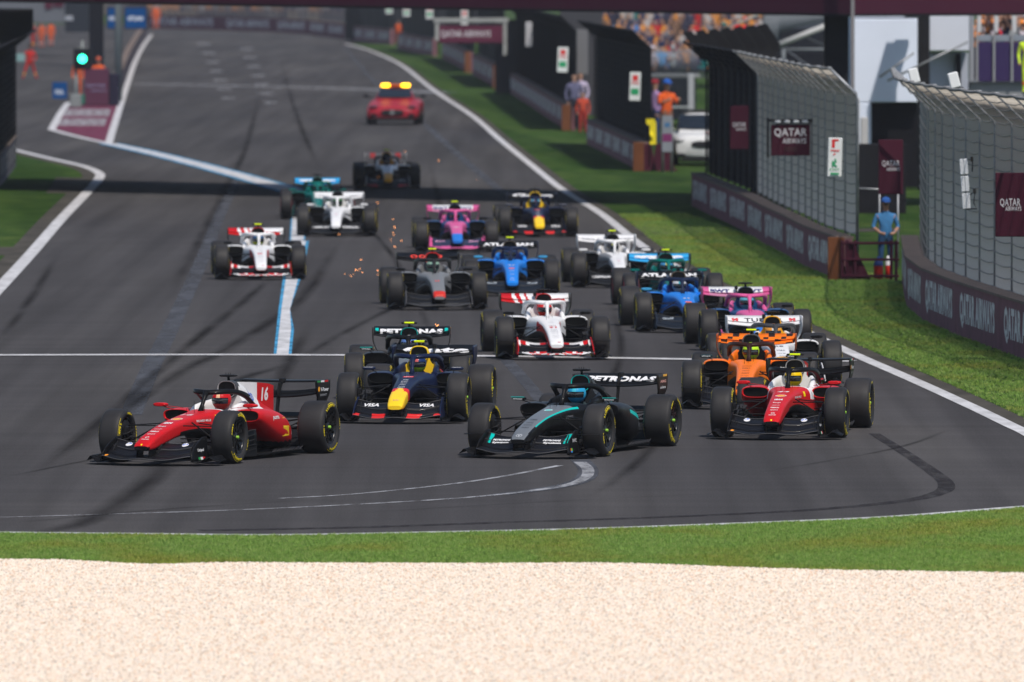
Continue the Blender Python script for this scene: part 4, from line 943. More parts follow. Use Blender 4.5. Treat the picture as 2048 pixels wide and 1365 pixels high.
def camera_pod_mb(yellow):
    mb = MB(BLK); mb.tube([(0, 2.02, 1.02), (0, 2.0, 1.075)], [.022, .016], 8)
    c = (.62, .78, .0) if yellow else BLK
    mb.loft([[(x, 2.0 + y, 1.09 + z) for y, z in [(.05 * math.cos(a), .017 * math.sin(a)) for a in [k * math.pi / 5 for k in range(10)]]] for x in (-.075, -.07, .07, .075)], cap=True, col=c)
    for s in (-1, 1): mb.loft([[(s * x, 2.0 + y * q, 1.09 + z * q) for y, z in [(.045 * math.cos(a), .015 * math.sin(a)) for a in [k * math.pi / 5 for k in range(10)]]] for x, q in ((.075, 1), (.105, 1), (.122, .6))], cap=True, col=BLK, inv=(s < 0))
    for x in (-.035, .0, .03): mb.tube([(x, 2.0, 1.10), (x, 2.0, 1.135)], .004, 5)
    return mb
def antenna_mb():
    mb = MB(BLK); mb.tube([(0, .75, .63), (0, .75, .80)], .003, 5); mb.tube([(.07, .95, .645), (.07, .95, .72)], .003, 5); mb.tube([(-.05, .6, .62), (-.05, .6, .70)], .003, 5); return mb
def swan_mb():
    mb = MB(CARB); mb.loft([[(-.008, y0, z), (.008, y0, z), (.008, y1, z), (-.008, y1, z)] for z, y0, y1 in ((.34, 3.7, 3.85), (.6, 3.78, 3.88), (.85, 3.84, 3.96), (.93, 3.88, 4.02))], cap=True, smooth=False); mb.bbox((0, 4.02, .955), (.05, .16, .07), .012); return mb
def wheel_steer_mb():
    mb = MB(BLK); mb.bbox((0, 1.385, .60), (.20, .03, .11), .01); mb.tube([(-.13, 1.385, .555), (-.135, 1.385, .60), (-.12, 1.385, .65)], .015, 8); mb.tube([(.13, 1.385, .555), (.135, 1.385, .60), (.12, 1.385, .65)], .015, 8); return mb
def racing_car(t, num, px, py, yaw, yellow, label, dlabel, suit, glove, hel, steer=0.0):
    g = G(px, py); rz = -R(yaw); halo, ep, mir, ish, irim, rep, strake, mark = T[t]; D = team_meshes(t, num)
    root = empty('racing_car', g, rz, label, 'racing car', 'open wheel racing cars streaming down the track')
    L = lambda n, me, p=root: link(n, me, p)
    b = L('body', D['body'])
    if D['t_body']: L('lettering', D['t_body'], b)
    if D['t_side']: L('lettering', D['t_side'], b)
    if D['t_misc']: L('lettering', D['t_misc'], b)
    e = L('engine_cover', D['ecov']); L('fin', D['fin'], e)
    if D['t_fin']: L('race_number', D['t_fin'], e)
    L('sidepod', D['podl']); L('sidepod', D['podr']); L('halo', D['halo']); L('air_intake', D['intake'])
    fw = L('front_wing', D['mains'])
    for f in D['flaps']: L('wing_flap', f, fw)
    for f in D['ep']: L('endplate', f, fw)
    for f in D['foot']: L('footplate', f, fw)
    for key in ('t_flap', 't_mainplane'):
        if D[key]: L('lettering', D[key], fw)
    for s in (-1, 1):
        def py_(s=s):
            mb = MB(BLK); mb.prism([(s * .085, -1.13, .10), (s * .085, -.90, .11), (s * .085, -.85, .28), (s * .085, -1.09, .24)], (.01, 0, 0)); return mb
        L('wing_pylon', shared('wing_pylon|%d' % s, py_, 'carbon'), fw)
        if strake:
            def st(s=s):
                mb = MB(BLK); mb.loft([[(s * x, y, z) for y, z in ((-.50, .30), (-.44, .312), (-.38, .31), (-.44, .302))] for x in (.62, .78, .95)], cap=True); return mb
            L('wing_strake', shared('wing_strake|%d' % s, st, 'carbon'), fw)
    rw = L('rear_wing', D['rw']); L('wing_flap', D['rf'], rw)
    for f in D['rep']: L('endplate', f, rw)
    if D['t_rear']: L('lettering', D['t_rear'], rw)
    L('wing_support', shared('wing_support', swan_mb, 'carbon'), rw)
    fl = L('floor', shared('floor', floor_mb, 'carbon')); L('diffuser', shared('diffuser', diffuser_mb, 'carbon'))
    for s in (-1, 1): L('barge_board', shared('barge_board|%d' % s, lambda s=s: board_mb(s), 'carbon'))
    for s, k2 in ((-1, 'mr'), (1, 'ml')): m_ = L('mirror', D[k2]); L('mirror_stalk', D[k2 + 's'], m_)
    for a in ARMS: L('suspension_arm', a)
    for a in DUCTS: L('brake_duct', a)
    L('camera_pod', shared('camera_pod|%d' % yellow, lambda: camera_pod_mb(yellow), 'print')); L('antenna', shared('antenna', antenna_mb, 'carbon')); L('steering_wheel', shared('steering_wheel', wheel_steer_mb, 'carbon'))
    wheels(root, mark, R(steer))
    # driver
    k = ('drv', suit, glove)
    if k not in CACHE: CACHE[k] = recolour(DRV, 'driver', lambda c: glove if (abs(c.x) < .19 and c.y < 1.47 and c.z > .5) else suit, M['cloth'])
    d = link('person', CACHE[k]); d.location = g; d.rotation_euler = (0, 0, rz); tag(d, dlabel, 'person', 'drivers strapped into the racing cars')
    k = ('hel', hel)
    if k not in CACHE: CACHE[k] = helmet_mb(*hel).mesh('helmet', M['paint'])
    link('helmet', CACHE[k], d); link('visor', VIS, d)
    return root
# ---------------------------------------------------------------- walls and debris fences
def resample(P, step):
    P = [Vector((p[0], p[1], 0)) for p in P]; L = [0]
    for a, b in zip(P, P[1:]): L.append(L[-1] + (b - a).length)
    n = max(1, round(L[-1] / step)); out = []
    for k in range(n + 1):
        d = L[-1] * k / n
        for i in range(len(P) - 1):
            if d <= L[i + 1] + 1e-6: break
        t = (d - L[i]) / (L[i + 1] - L[i]); out.append(P[i].lerp(P[i + 1], t))
    return out
MAR = (.085, .018, .035); MARD = (.055, .010, .022)
def wall(pix, side, h, label, step=9.5, col=(.19, .085, .10), tcol=(.62, .60, .60), end=None, text='QATAR AIRWAYS'):
    """side=-1: the track lies on the -x side"""
    P = resample(gp(pix), step); root = empty('barrier_wall', P[0], 0, label, 'wall', 'printed walls along the track')
    for i, (a, b) in enumerate(zip(P, P[1:])):
        a, b = a - P[0], b - P[0]; t = (b - a).normalized(); nrm = Vector((-t.y, t.x, 0))
        if nrm.x * side < 0: nrm = -nrm
        a2, b2 = a + t * .02, b - t * .02; mb = MB(col)
        mb.loft([[p, p + Vector((0, 0, h)), p - nrm * .3 + Vector((0, 0, h)), p - nrm * .3] for p in (a2, b2)], cap=True, smooth=False)
        pn = mb.build('wall_panel', M['concrete'], root); lt = MB(); u = t if (t.cross(Vector((0, 0, 1)))).dot(nrm) > 0 else -t
        decal(lt, text, (a + b) / 2 + Vector((0, 0, h * .52)), u, (0, 0, 1), (b - a).length * .80, h * .68, tcol, bold=.045, off=.006); lt.build('lettering', M['print'], pn)
        cp = MB((.16, .12, .10)); cp.loft([[p + nrm * .03 + Vector((0, 0, h)), p + nrm * .03 + Vector((0, 0, h + .045)), p - nrm * .33 + Vector((0, 0, h + .045)), p - nrm * .33 + Vector((0, 0, h))] for p in (a2, b2)], cap=True, smooth=False); cp.build('coping', M['concrete'], pn)
    if end:
        mb = MB((.14, .05, .02)); q = (P[0] if end < 0 else P[-1]) - P[0]; mb.bbox((q.x - .05 * side * -1, q.y - .25, h / 2 + .02), (.34, .12, h + .04), .01); mb.build('end_board', M['concrete'], root)
    return P
def fence(pix, side, label, dark=False, H=3.85, step=3.0, base=.85, pitch=.075, arm=(.58, .55), cables=15, wires=True, off=.40, dark_upto=None):
    P = resample(gp(pix), step); root = empty('debris_fence', P[0], 0, label, 'fence', 'tall catch fences on top of the walls'); N_ = []
    for i, p in enumerate(P):
        t = (P[min(i + 1, len(P) - 1)] - P[max(i - 1, 0)]).normalized(); n = Vector((-t.y, t.x, 0)); n = n if n.x * side > 0 else -n; N_.append(n)
    Q = [p - P[0] - n * off for p, n in zip(P, N_)]; pm = MB((.2, .2, .2)); m = M['dark'] if dark else M['steel']
    def pt(i, k):   # k 0..1 along the post, 1..2 along the arm
        if k <= 1: return Q[i] + Vector((0, 0, base * .2 + (H - base * .2) * k))
        return Q[i] + Vector((0, 0, H + arm[1] * (k - 1))) + N_[i] * arm[0] * (k - 1)
    for i in range(len(P)):
        mb = MB(); mb.tube([pt(i, 0), pt(i, .97), pt(i, 1.05), pt(i, 2)], .035 if not dark else .03, 6); mb.bbox(pt(i, 2), (.09, .09, .06), .01); mb.build('post', M['steel'] if not dark else M['dark'], root)
    ks = [base / H + (1 - base / H) * j / (cables - 1) for j in range(cables)] + [1.25, 1.5, 1.75, 2.0]
    for k in ks:
        pts = []
        for i in range(len(P) - 1):
            for q in range(3):
                a, b = pt(i, k), pt(i + 1, k); v = a.lerp(b, q / 3); v.z -= .035 * math.sin(math.pi * q / 3) * (1 if k < 2 else .6); v += (N_[i] * .04); pts.append(v)
        pts.append(pt(len(P) - 1, k) + N_[-1] * .04)
        mb = MB(); mb.tube(pts, .009 if k < 2 else .03, 4, cap=False); mb.build('cable', m if dark else M['cable'], root)
    if wires:
        mb = MB()
        for i in range(len(P) - 1):
            n = int((P[i + 1] - P[i]).length / pitch)
            for q in range(n):
                t = q / n; pr = [pt(i, k).lerp(pt(i + 1, k), t) for k in (base / H * .95, 1.0, 2.0)]
                mb.tube(pr, .0052 if not dark else .004, 3, cap=False)
        for k in [base / H + (1 - base / H) * j / 34 for j in range(35)] + [1 + j / 8 for j in range(1, 9)]:
            mb.tube([pt(i, k) for i in range(len(P))], .0028, 3, cap=False)
        tag(mb.build('wire_mesh', m if dark else M['wire'], root), kind='stuff')
    if dark:
        mb = MB(); mb.loft([[pt(i, .20) - N_[i] * .05, pt(i, 1) - N_[i] * .05, pt(i, 2) - N_[i] * .05, pt(i, 2) - N_[i] * .06, pt(i, 1) - N_[i] * .06, pt(i, .20) - N_[i] * .06] for i in range(len(P))], cap=True, smooth=False); mb.build('shade_cloth', M['dark'], root)
    return P
WA = [(1804, 565), (1809, 600), (1814, 618), (1844, 641), (1890, 662), (1936, 681), (2047, 720), (2210, 776)]
WB = [(1383, 412), (1403, 423), (1442, 440), (1484, 461), (1525, 487), (1573, 512), (1620, 540), (1676, 561)]
wall(WA, -1, .93, 'maroon printed wall nearest on the right, curving away at its far end', 8.6)
wall(WB, -1, .86, 'maroon printed wall left of the access gate, below the big hanging sign', 9.6, end=1)
fence(WA, -1, 'grey wire catch fence nearest on the right, with long white lamp strip', pitch=.036)
fence(WB[3:], -1, 'grey wire catch fence behind the hanging framed sign', pitch=.036)
fence(WB[:4], -1, 'black clad catch fence left of the grey wire fence', dark=True, pitch=.2, wires=False)
WC = [(1173, 289), (1208, 306), (1280, 343)]; WD = [(1020, 187), (1060, 213), (1100, 240), (1135, 262)]
wall(WC, -1, .87, 'printed wall under the second black fence, with orange end board', 9, end=1); fence(WC, -1, 'black catch fence with a safety sign at its right end, left of the white car', dark=True, wires=False, off=.3)
wall(WD, -1, .95, 'pale printed wall under the wide black fence', 9, tcol=(.5, .5, .52), end=1); fence(WD, -1, 'wide black catch fence with a white lamp strip', dark=True, wires=False, off=.3)
for i, (pp, lb) in enumerate((([(945, 150), (968, 163), (995, 178)], 'short low wall right of the far overhead banner'), ([(884, 117), (910, 130), (937, 146)], 'short wall under the far overhead banner'), ([(794, 98), (830, 106), (866, 113)], 'low wall left of the far overhead banner'), ([(701, 82), (740, 86), (781, 90)], 'farthest low wall on the right verge'))):
    wall(pp, -1, 1.15, lb, 14, tcol=(.45, .44, .45), end=1 if i < 2 else None)
    fence(pp, -1, 'black fence on the ' + lb, dark=True, wires=False, off=.3, step=8, cables=4)
wall([(288, 57), (330, 58), (420, 60), (520, 63), (610, 68), (690, 78)], -1, 1.2, 'long maroon lettered wall across the far end of the straight', 26, tcol=(.5, .47, .5), col=(.12, .025, .05))
LF = [(32, 333), (14, 358), (-60, 440)]
wall(LF, 1, .95, 'short grey wall at the far left edge', 8, col=(.10, .09, .11), tcol=(.2, .19, .2)); fence(LF, 1, 'black catch fence with pale top rail at the left edge', dark=True, wires=False, arm=(.62, .5), step=5, off=.02)
r_ = empty('slatted_awning', (0, 0, 0), 0, 'black slanted slatted awning in the upper left corner', 'awning')
for k in range(9):
    f = lambda a, b, t: (a[0] + (b[0] - a[0]) * t, a[1] + (b[1] - a[1]) * t)
    q0, q1 = f((-25, 17), (0, 92), 1 - k / 9), f((-25, 17), (0, 92), 1 - (k + 1) / 9); p0, p1 = f((66, 62), (66, 18), k / 9), f((66, 62), (66, 18), (k + 1) / 9)
    mb = MB((.008, .008, .010)); mb.prism([V(*p, 372 - k * .3) for p in (q0, p0, p1, q1)], (0, .25, 0)); mb.build('slat', M['matte'], r_)
PW = [(236, 205), (248, 170), (262, 132), (280, 96), (296, 70)]
wall(PW, 1, 1.0, 'pit wall running back from the maroon booth', 30, col=(.07, .05, .07), tcol=(.12, .10, .12))

# ---------------------------------------------------------------- boards and signs
def board(name, x0, y0, x1, y1, Z, col, texts=(), label=None, cat='sign', group=None, thick=.06, legs=None, m='banner', tilt=0, frame=None):
    """upright board; texts are (shape, fx, fy, fw, fh, colour[, bold]) in fractions of the board"""
    a, b = V(x0, y0, Z), V(x1, y1, Z); cx, cz = (a.x + b.x) / 2, (a.z + b.z) / 2; wd, ht = b.x - a.x, a.z - b.z
    root = empty(name, (cx, Z, cz), 0, label, cat, group); root.rotation_euler = (0, tilt, 0)
    mb = MB(col); mb.bbox((0, thick / 2, 0), (wd, thick, ht), .012); mb.build('panel', M[m], root)
    lt = MB()
    for t in texts: decal(lt, t[0], ((t[1] - .5) * wd, 0, (.5 - t[2]) * ht), (1, 0, 0), (0, 0, 1), t[3] * wd, t[4] * ht, t[5], bold=t[6] if len(t) > 6 else .02, off=.005 + .002 * texts.index(t))
    if lt.v: lt.build('lettering', M['print'], root)
    if legs:
        for s in (-1, 1):
            q = MB((.3, .3, .32)); q.tube([(s * wd * .42, thick + .03, ht * .4), (s * wd * .42, thick + .03, -cz)], .04, 6); q.build('leg', M['steel'], root)
    if frame:
        q = MB((.03, .03, .03))
        for s in (-1, 1): q.bbox((s * (wd / 2 + .03), thick / 2, 0), (.05, thick + .04, ht + .1), .01); q.bbox((0, thick / 2, s * (ht / 2 + .03)), (wd + .1, thick + .04, .05), .01)
        q.build('frame', M['matte'], root)
    return root
W_ = (.62, .60, .62)
QA = [('QATAR', .5, .44, .72, .12, W_, .015), ('AIRWAYS', .60, .54, .55, .065, W_, .015)]
board('banner', 1991, 346, 2080, 474, 190, MARD, [('QATAR', .33, .47, .46, .14, W_, .015), ('AIRWAYS', .40, .56, .36, .07, W_, .015)], 'maroon banner at the right edge hung on the nearest fence', 'banner', 'maroon airline banners')
board('banner', 1757, 280, 1806, 389, 238, MARD, QA, 'maroon banner at the far end of the nearest fence, above the man in blue', 'banner', 'maroon airline banners')
board('banner', 1460, 212, 1497, 299, 274, MARD, QA, 'narrow maroon banner on the black fence, left of the framed sign', 'banner', 'maroon airline banners')
s1 = board('hanging_sign', 1542, 250, 1620, 312, 254, MARD, [('QATAR', .5, .26, .84, .30, W_, .02), ('AIRWAYS', .60, .52, .60, .17, W_, .02), (quad2d(), .5, .78, .32, .15, (.05, .015, .02))], 'framed maroon sign with lamps on top, hanging from a bent grey pole', 'sign')
mb = MB((.02, .02, .022)); w_ = 78 / (FPX / 254)
mb.bbox((-w_ * .58, 0, .06), (.05, .1, .88), .01); mb.bbox((.0, 0, .44), (w_ * 1.16, .1, .06), .01); mb.build('frame', M['matte'], s1)
mb = MB(); mb.tube([(-w_ * .4, .05, .37), (w_ * .55, .05, .37), (w_ * .68, .05, .33), (w_ * .74, .05, .22), (w_ * .75, .05, -.65)], .035, 8); mb.build('pole', M['steel'], s1)
for k in range(4): mb = MB((.5, .52, .55)); mb.bbox((-.28 + .2 * k, -.03, .41), (.13, .1, .07), .02); mb.build('lamp', M['matte'], s1)
def exitsign(x0, y0, x1, y1, Z, label, tilt=0, small=False):
    g1, r1 = (.02, .30, .12), (.60, .03, .03)
    if small: tx = [(quad2d(2), .5, .2, .5, .2, r1), ('FIRE', .5, .38, .7, .09, r1), (quad2d(2), .5, .68, .7, .22, g1)]
    else: tx = [(quad2d(2), .36, .15, .22, .22, r1), (quad2d(2), .52, .06, .4, .05, r1), ('FIRE', .5, .33, .62, .05, r1, .05), ('/', .45, .42, .2, .06, r1, .1), (disc2d(), .52, .56, .14, .05, g1), ('K', .5, .67, .42, .15, g1, .06), ('EXIT', .5, .81, .7, .045, g1, .03), (quad2d(2), .5, .92, .6, .05, g1)]
    return board('fire_exit_sign', x0, y0, x1, y1, Z, (.66, .68, .67), tx, label, 'sign', 'white fire point and exit signs', tilt=tilt)
exitsign(1656, 276, 1684, 354, 236, 'red and green safety sign beside the access gate opening', R(1.5))
exitsign(1259, 145, 1281, 202, 352, 'red and green safety sign on the black fence left of the white car', R(2), True)
exitsign(1115, 95, 1136, 145, 425, 'red and green safety sign on the black fence left of the crowd gap', R(2), True)
for i, (x, y0, y1) in enumerate(((778, 10, 28), (813, 10, 33), (859, 10, 38), (929, 20, 50))): exitsign(x - 7, y0, x + 7, y1, 600 + 0 * i, ['farthest small white safety sign on the black fences', 'second of the far small white safety signs', 'third of the far small white safety signs', 'small white safety sign over the far banner'][i], 0, True)
board('white_board', 1051, 44, 1064, 94, 480, (.5, .5, .52), [(quad2d(2), .5, k / 5 + .1, .8, .02, (.2, .2, .2)) for k in range(5)], 'narrow upright white lamp strip on the wide black fence', 'lamp strip')
r_ = empty('lamp_strip', V(1930, 368, 200), 0, 'long upright white lamp strip in three sections on the nearest fence', 'lamp strip'); r_.rotation_euler = (0, R(-4), 0)
for k in range(3):
    for j in (-1, 1): mb = MB((.68, .70, .72)); mb.bbox((j * .036, 0, .30 - .30 * k), (.066, .04, .27), .008); mb.build('lamp', M['print'], r_)
mb = MB((.02, .02, .02)); mb.tube([(.08, .03, .42), (.16, .03, .40), (.14, .03, .2)], .012, 5); mb.tube([(.08, .03, -.2), (.17, .03, -.12), (.13, .03, -.35), (.18, .03, -.45), (-.02, .03, -.44)], .012, 5); mb.bbox((.15, .03, .42), (.05, .06, .09), .01); mb.bbox((.16, .03, -.14), (.05, .06, .09), .01); mb.build('bracket', M['matte'], r_)
for i, (x, y, Z) in enumerate(((1828, 152, 222), (1908, 161, 209))):
    r_ = empty('floodlight', V(x, y, Z), 0, ['left of two white box lamps tilted on top of the nearest fence', 'right of two white box lamps tilted on top of the nearest fence'][i], 'lamp', 'white box lamps on the fence'); r_.rotation_euler = (0, R(-14), 0)
    mb = MB((.72, .73, .74)); mb.bbox((0, 0, 0), (.19, .09, .29), .02); mb.build('housing', M['print'], r_); mb = MB((.02, .02, .02)); mb.tube([(0, .03, -.14), (.06, .03, -.24), (.14, .03, -.20), (.2, .03, -.3)], .02, 6); mb.bbox((.09, .02, -.19), (.1, .08, .07), .01); mb.build('bracket', M['matte'], r_)

# access gate between the two walls
r_ = empty('access_gate', G(1742, 562), 0, 'maroon steel gate with open rails between the two printed walls', 'gate')
sc = FPX / G(1742, 562).y
for x in (-.60, -.50, -.33, .42, .52): mb = MB(MARD); mb.bbox((x, 0, .42), (.06, .08, .84), .01); mb.build('post', M['concrete'], r_)
for z in (.10, .44, .78): mb = MB(MARD); mb.bbox((-.02, -.03, z), (1.2, .05, .055), .01); mb.build('rail', M['concrete'], r_)
mb = MB(MARD); mb.prism([(-.50, .02, .02), (.0, .02, .02), (-.30, .02, .62), (-.36, .02, .80), (-.50, .02, .80)], (0, .06, 0)); mb.build('brace_panel', M['concrete'], r_)
# steel frame and screen behind the gate
r_ = empty('site_fence', G(1745, 535), 0, 'grey tube site fence with dark net behind the maroon gate', 'fence')
for a, b in (((-.5, 0, 0), (-.5, 0, 1.75)), ((.15, 0, 0), (.15, 0, 1.9)), ((.55, 0, 0), (.55, 0, 1.75)), ((-.6, 0, 1.72), (.65, 0, 1.66))): mb = MB(); mb.tube([a, b], .02, 6); mb.build('tube', M['steel'], r_)
mb = MB()
for k in range(26): mb.tube([(-.6 + .05 * k, .02, .75), (-.6 + .05 * k, .02, 1.7)], .004, 3, cap=False)
tag(mb.build('wire_mesh', M['dark'], r_), kind='stuff')
for i, (x, dx) in enumerate(((1757, 0), (1776, 0))):
    g = G(x, 561 - i); r_ = empty('fire_extinguisher', (g.x, g.y, 0), 0, ['red fire extinguisher at the feet of the man in blue', 'slimmer red fire extinguisher with white top right of the other one'][i], 'extinguisher')
    mb = MB((.5, .03, .02)); rr = .10 if i == 0 else .06; mb.lathe([(0, 0), (0, rr), (.34, rr), (.42, rr * .5), (.44, 0)], 12, 'z'); mb.build('cylinder', M['paint'], r_); mb = MB((.02, .05, .2) if i == 0 else W_); mb.lathe([(.30, rr + .002), (.35, rr + .002), (.43, rr * .6), (.5, .02), (.5, 0)], 12, 'z'); mb.build('valve_head', M['print'], r_)

# wedge blocks, yellow flag, light column behind the second wall
for i, (x, wd) in enumerate(((1296, .5), (1327, .75))):
    g = G(x, 343); r_ = empty('wedge_barrier', (g.x, g.y, 0), 0, ['left maroon wedge barrier beside the orange end board', 'right maroon wedge barrier in front of the white car'][i], 'barrier', 'maroon wedge barriers')
    mb = MB(MARD); mb.prism([(-wd / 2, 0, 0), (wd / 2, 0, 0), (wd * .22, 0, .85), (-wd * .3, 0, .85)], (0, .5, 0)); mb.build('block', M['concrete'], r_); mb = MB(MARD); mb.bbox((0, .25, .03), (wd + .1, .7, .06), .01); mb.build('foot', M['concrete'], r_)
p = V(1303, 255, 340); mb = MB((.75, .62, .02)); mb.loft([[p + Vector((x, .05 * math.sin(z * 9 + k), z)) for x in (-.16 + .12 * (z < .1), -.05, .05, .14 - .05 * (z > .2))] for k, z in enumerate((.25, .12, 0, -.15, -.3, -.5))], closed=False)
o = mb.build('yellow_flag', M['cloth']); tag(o, 'yellow flag hanging beside the maroon wedge barriers', 'flag')
board('info_panel', 1324, 232, 1345, 305, 356, (.22, .24, .27), [(quad2d(2), .5, .25, .5, .12, (.05, .15, .3)), (quad2d(2), .5, .6, .9, .22, (.18, .03, .12))], 'grey panel with blue and purple squares standing below the marshal', 'sign', legs=True)

# ---------------------------------------------------------------- gantry
a0, a1, b0, b1 = Vector((-24, 338, 0)), Vector((V(1703, 0, 303).x, 303, 0)), 5.58, 5.20
t_ = (a1 - a0).normalized(); n_ = Vector((t_.y, -t_.x, 0)); n_ = n_ if n_.y > 0 else -n_
r_ = empty('overhead_gantry', (0, 0, 0), 0, 'dark maroon overhead gantry crossing the whole track at the top', 'gantry')
mb = MB((.055, .011, .027)); mb.loft([[q + Vector((0, 0, z)), q + Vector((0, 0, z + 3.4)), q + n_ * 11 + Vector((0, 0, z + 3.4)), q + n_ * 11 + Vector((0, 0, z))] for q, z in ((a0, b0), (a1, b1))], cap=True, smooth=False); mb.build('beam', M['building'], r_)
mb = MB((.012, .010, .013)); mb.loft([[q - n_ * .05 + Vector((0, 0, z - .07)), q - n_ * .05 + Vector((0, 0, z - .002)), q + n_ * 11 + Vector((0, 0, z - .002)), q + n_ * 11 + Vector((0, 0, z - .07))] for q, z in ((a0, b0), (a1, b1))], cap=True, smooth=False); mb.build('lower_edge', M['matte'], r_)
x = V(1683, 0, 303).x; mb = MB((.008, .008, .011)); mb.bbox((x - .08, 305, 4.5), (.62, 1.4, 9), .02); mb.build('tower', M['matte'], r_)
mb = MB((.20, .19, .20)); mb.bbox((V(1706, 0, 302).x, 302.4, 4.5), (.10, .2, 9), .01); mb.build('tower_rail', M['matte'], r_)
mb = MB((.01, .01, .012)); mb.bbox((V(680, 10, 325).x, 326, 5.38), (.5, .5, .22), .02); mb.build('camera_box', M['matte'], r_)
# ---------------------------------------------------------------- buildings on the right
def block(root, name, x0, y0, x1, y1, Z, d, col, m='building'):
    a, b = V(x0, y0, Z), V(x1, y1, Z); mb = MB(col); mb.bbox(((a.x + b.x) / 2, Z + d / 2, (a.z + b.z) / 2), (b.x - a.x, d, a.z - b.z), .02); return mb.build(name, M[m], root)
r_ = empty('timing_building', (0, 0, 0), 0, 'pale blue white wall panels with a black column behind the right fences', 'building')
block(r_, 'wall_panel', 1708, -120, 1840, 36, 333, 6, (.72, .79, .95)); block(r_, 'wall_panel', 1708, 38, 1840, 205, 333, 6, (.74, .81, .96)); block(r_, 'wall_panel', 1708, 206, 1742, 420, 333, 6, (.72, .79, .95))
block(r_, 'column', 1838, -120, 1859, 400, 330, 1.2, (.012, .012, .014)); block(r_, 'ledge', 1810, 22, 1838, 35, 331.5, 1, (.015, .013, .012))
block(r_, 'doorway', 1743, 208, 1840, 420, 333.5, 5, (.006, .006, .009)); block(r_, 'white_post', 1710, 196, 1719, 290, 331, .3, (.6, .6, .62)); block(r_, 'gas_tank', 1722, 235, 1736, 290, 331, .5, (.5, .5, .52))
block(r_, 'cabin', 1859, -120, 1938, 102, 333, 5, (.60, .63, .72)); block(r_, 'lower_wall', 1859, 106, 1936, 400, 334, 4, (.40, .43, .52)); block(r_, 'dark_slot', 1912, 108, 1922, 250, 333.7, .5, (.01, .01, .015))
for pp in (((1759, 155), (1828, 106)), ((1775, 162), (1936, 84))): a, b = V(*pp[0], 328), V(*pp[1], 328); mb = MB((.14, .15, .16)); mb.tube([a, b], .035, 6); mb.build('stay_tube', M['steel'], r_)
r_ = empty('spectator_balcony', (0, 0, 0), 0, 'balcony of glazed purple panels full of spectators at the top right', 'balcony')
block(r_, 'floor_slab', 1938, 165, 2140, 420, 336, 8, (.26, .27, .29)); block(r_, 'edge_frame', 1939, -120, 1948, 165, 335.5, .4, (.25, .26, .29))
for i, (x0, x1) in enumerate(((1956, 1986), (1990, 2021), (2026, 2056), (2061, 2090))):
    block(r_, 'purple_panel', x0, 85, x1, 164, 335.8, .1, (.035, .022, .085)); block(r_, 'glass_strip', x0, 70, x1, 84, 335.8, .05, (.22, .25, .3)); block(r_, 'panel_post', x0 - 4, 66, x0, 165, 335.7, .15, (.32, .33, .35))
for x in (1958, 1992, 2028): block(r_, 'roof_post', x - 4, -120, x + 5, 66, 336.4, .15, (.55, .56, .58))
block(r_, 'back_wall', 1949, -120, 2140, 20, 345, .3, (.12, .14, .15))
r_ = empty('slatted_awning', (0, 0, 0), 0, 'black slanted slats of a fence top below the crowd, left of the pale beams', 'awning')
for k in range(7):
    a = 1366 + k * 25; mb = MB((.008, .008, .010)); mb.prism([V(*p, 345 - k) for p in ((a, 66 - k * 2.5), (a + 17, 62 - k * 2.5), (a + 46, 100 - k * 1.5), (a + 30, 112 - k * 1.5))], (0, .3, 0)); mb.build('slat', M['matte'], r_)
mb = MB((.012, .012, .014)); mb.prism([V(*p, 346) for p in ((1372, 72), (1530, 50), (1560, 98), (1545, 130), (1400, 120))], (0, .2, 0)); mb.build('backing', M['matte'], r_)
# far overhead banner on the right verge
s2 = board('track_banner', 878, 52, 1006, 86, 520, (.10, .02, .045), [('QATAR AIRWAYS', .42, .5, .78, .45, (.5, .48, .5), .03)], 'maroon banner hung from a pale beam over the far walls', 'banner')
mb = MB((.30, .31, .30)); q = FPX / 520; mb.bbox((0, .1, 28 / q), (150 / q, .3, 9 / q), .01); mb.bbox((68 / q, .1, -5 / q), (8 / q, .25, 75 / q), .01); mb.bbox((-68 / q, .1, 10 / q), (8 / q, .25, 45 / q), .01); mb.build('beam', M['concrete'], s2)

# ---------------------------------------------------------------- pit exit furniture on the left
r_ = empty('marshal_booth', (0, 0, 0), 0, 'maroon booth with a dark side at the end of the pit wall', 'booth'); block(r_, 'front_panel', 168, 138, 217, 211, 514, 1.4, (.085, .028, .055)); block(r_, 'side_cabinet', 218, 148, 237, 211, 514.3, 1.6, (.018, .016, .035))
a, b = V(169, 172, 513.95), V(216, 172, 513.95); mb = MB()
decal(mb, 'QATAR', ((a.x + b.x) / 2 - .02, 513.97, a.z), (1, 0, 0), (0, 0, 1), .88, .16, (.22, .20, .32)); decal(mb, 'AIRWAYS', ((a.x + b.x) / 2 + .1, 513.97, a.z - .22), (1, 0, 0), (0, 0, 1), .7, .1, (.22, .20, .32)); mb.build('lettering', M['print'], r_)
FB = (.0, .055, .20)
FT = [('FIA', .5, .52, .52, .24, (.5, .55, .62), .05), (disc2d(), .22, .52, .2, .22, (.4, .45, .55)), (disc2d(), .78, .52, .2, .22, (.4, .45, .55))]
board('fia_board', 105, 165, 134, 204, 540, FB, [('FIA', .5, .5, .6, .25, (.5, .55, .62), .05)], 'small blue board standing on the pit lane beside the paint', 'sign', legs=True)
board('fia_board', 250, 16, 292, 57, 560, FB, FT, 'large blue board right of the grey lamp post', 'sign', 'blue boards at the pit wall', frame=True)
board('fia_board', 215, 16, 236, 57, 562, FB, FT, 'blue board half hidden behind the grey lamp post', 'sign', 'blue boards at the pit wall', frame=True)
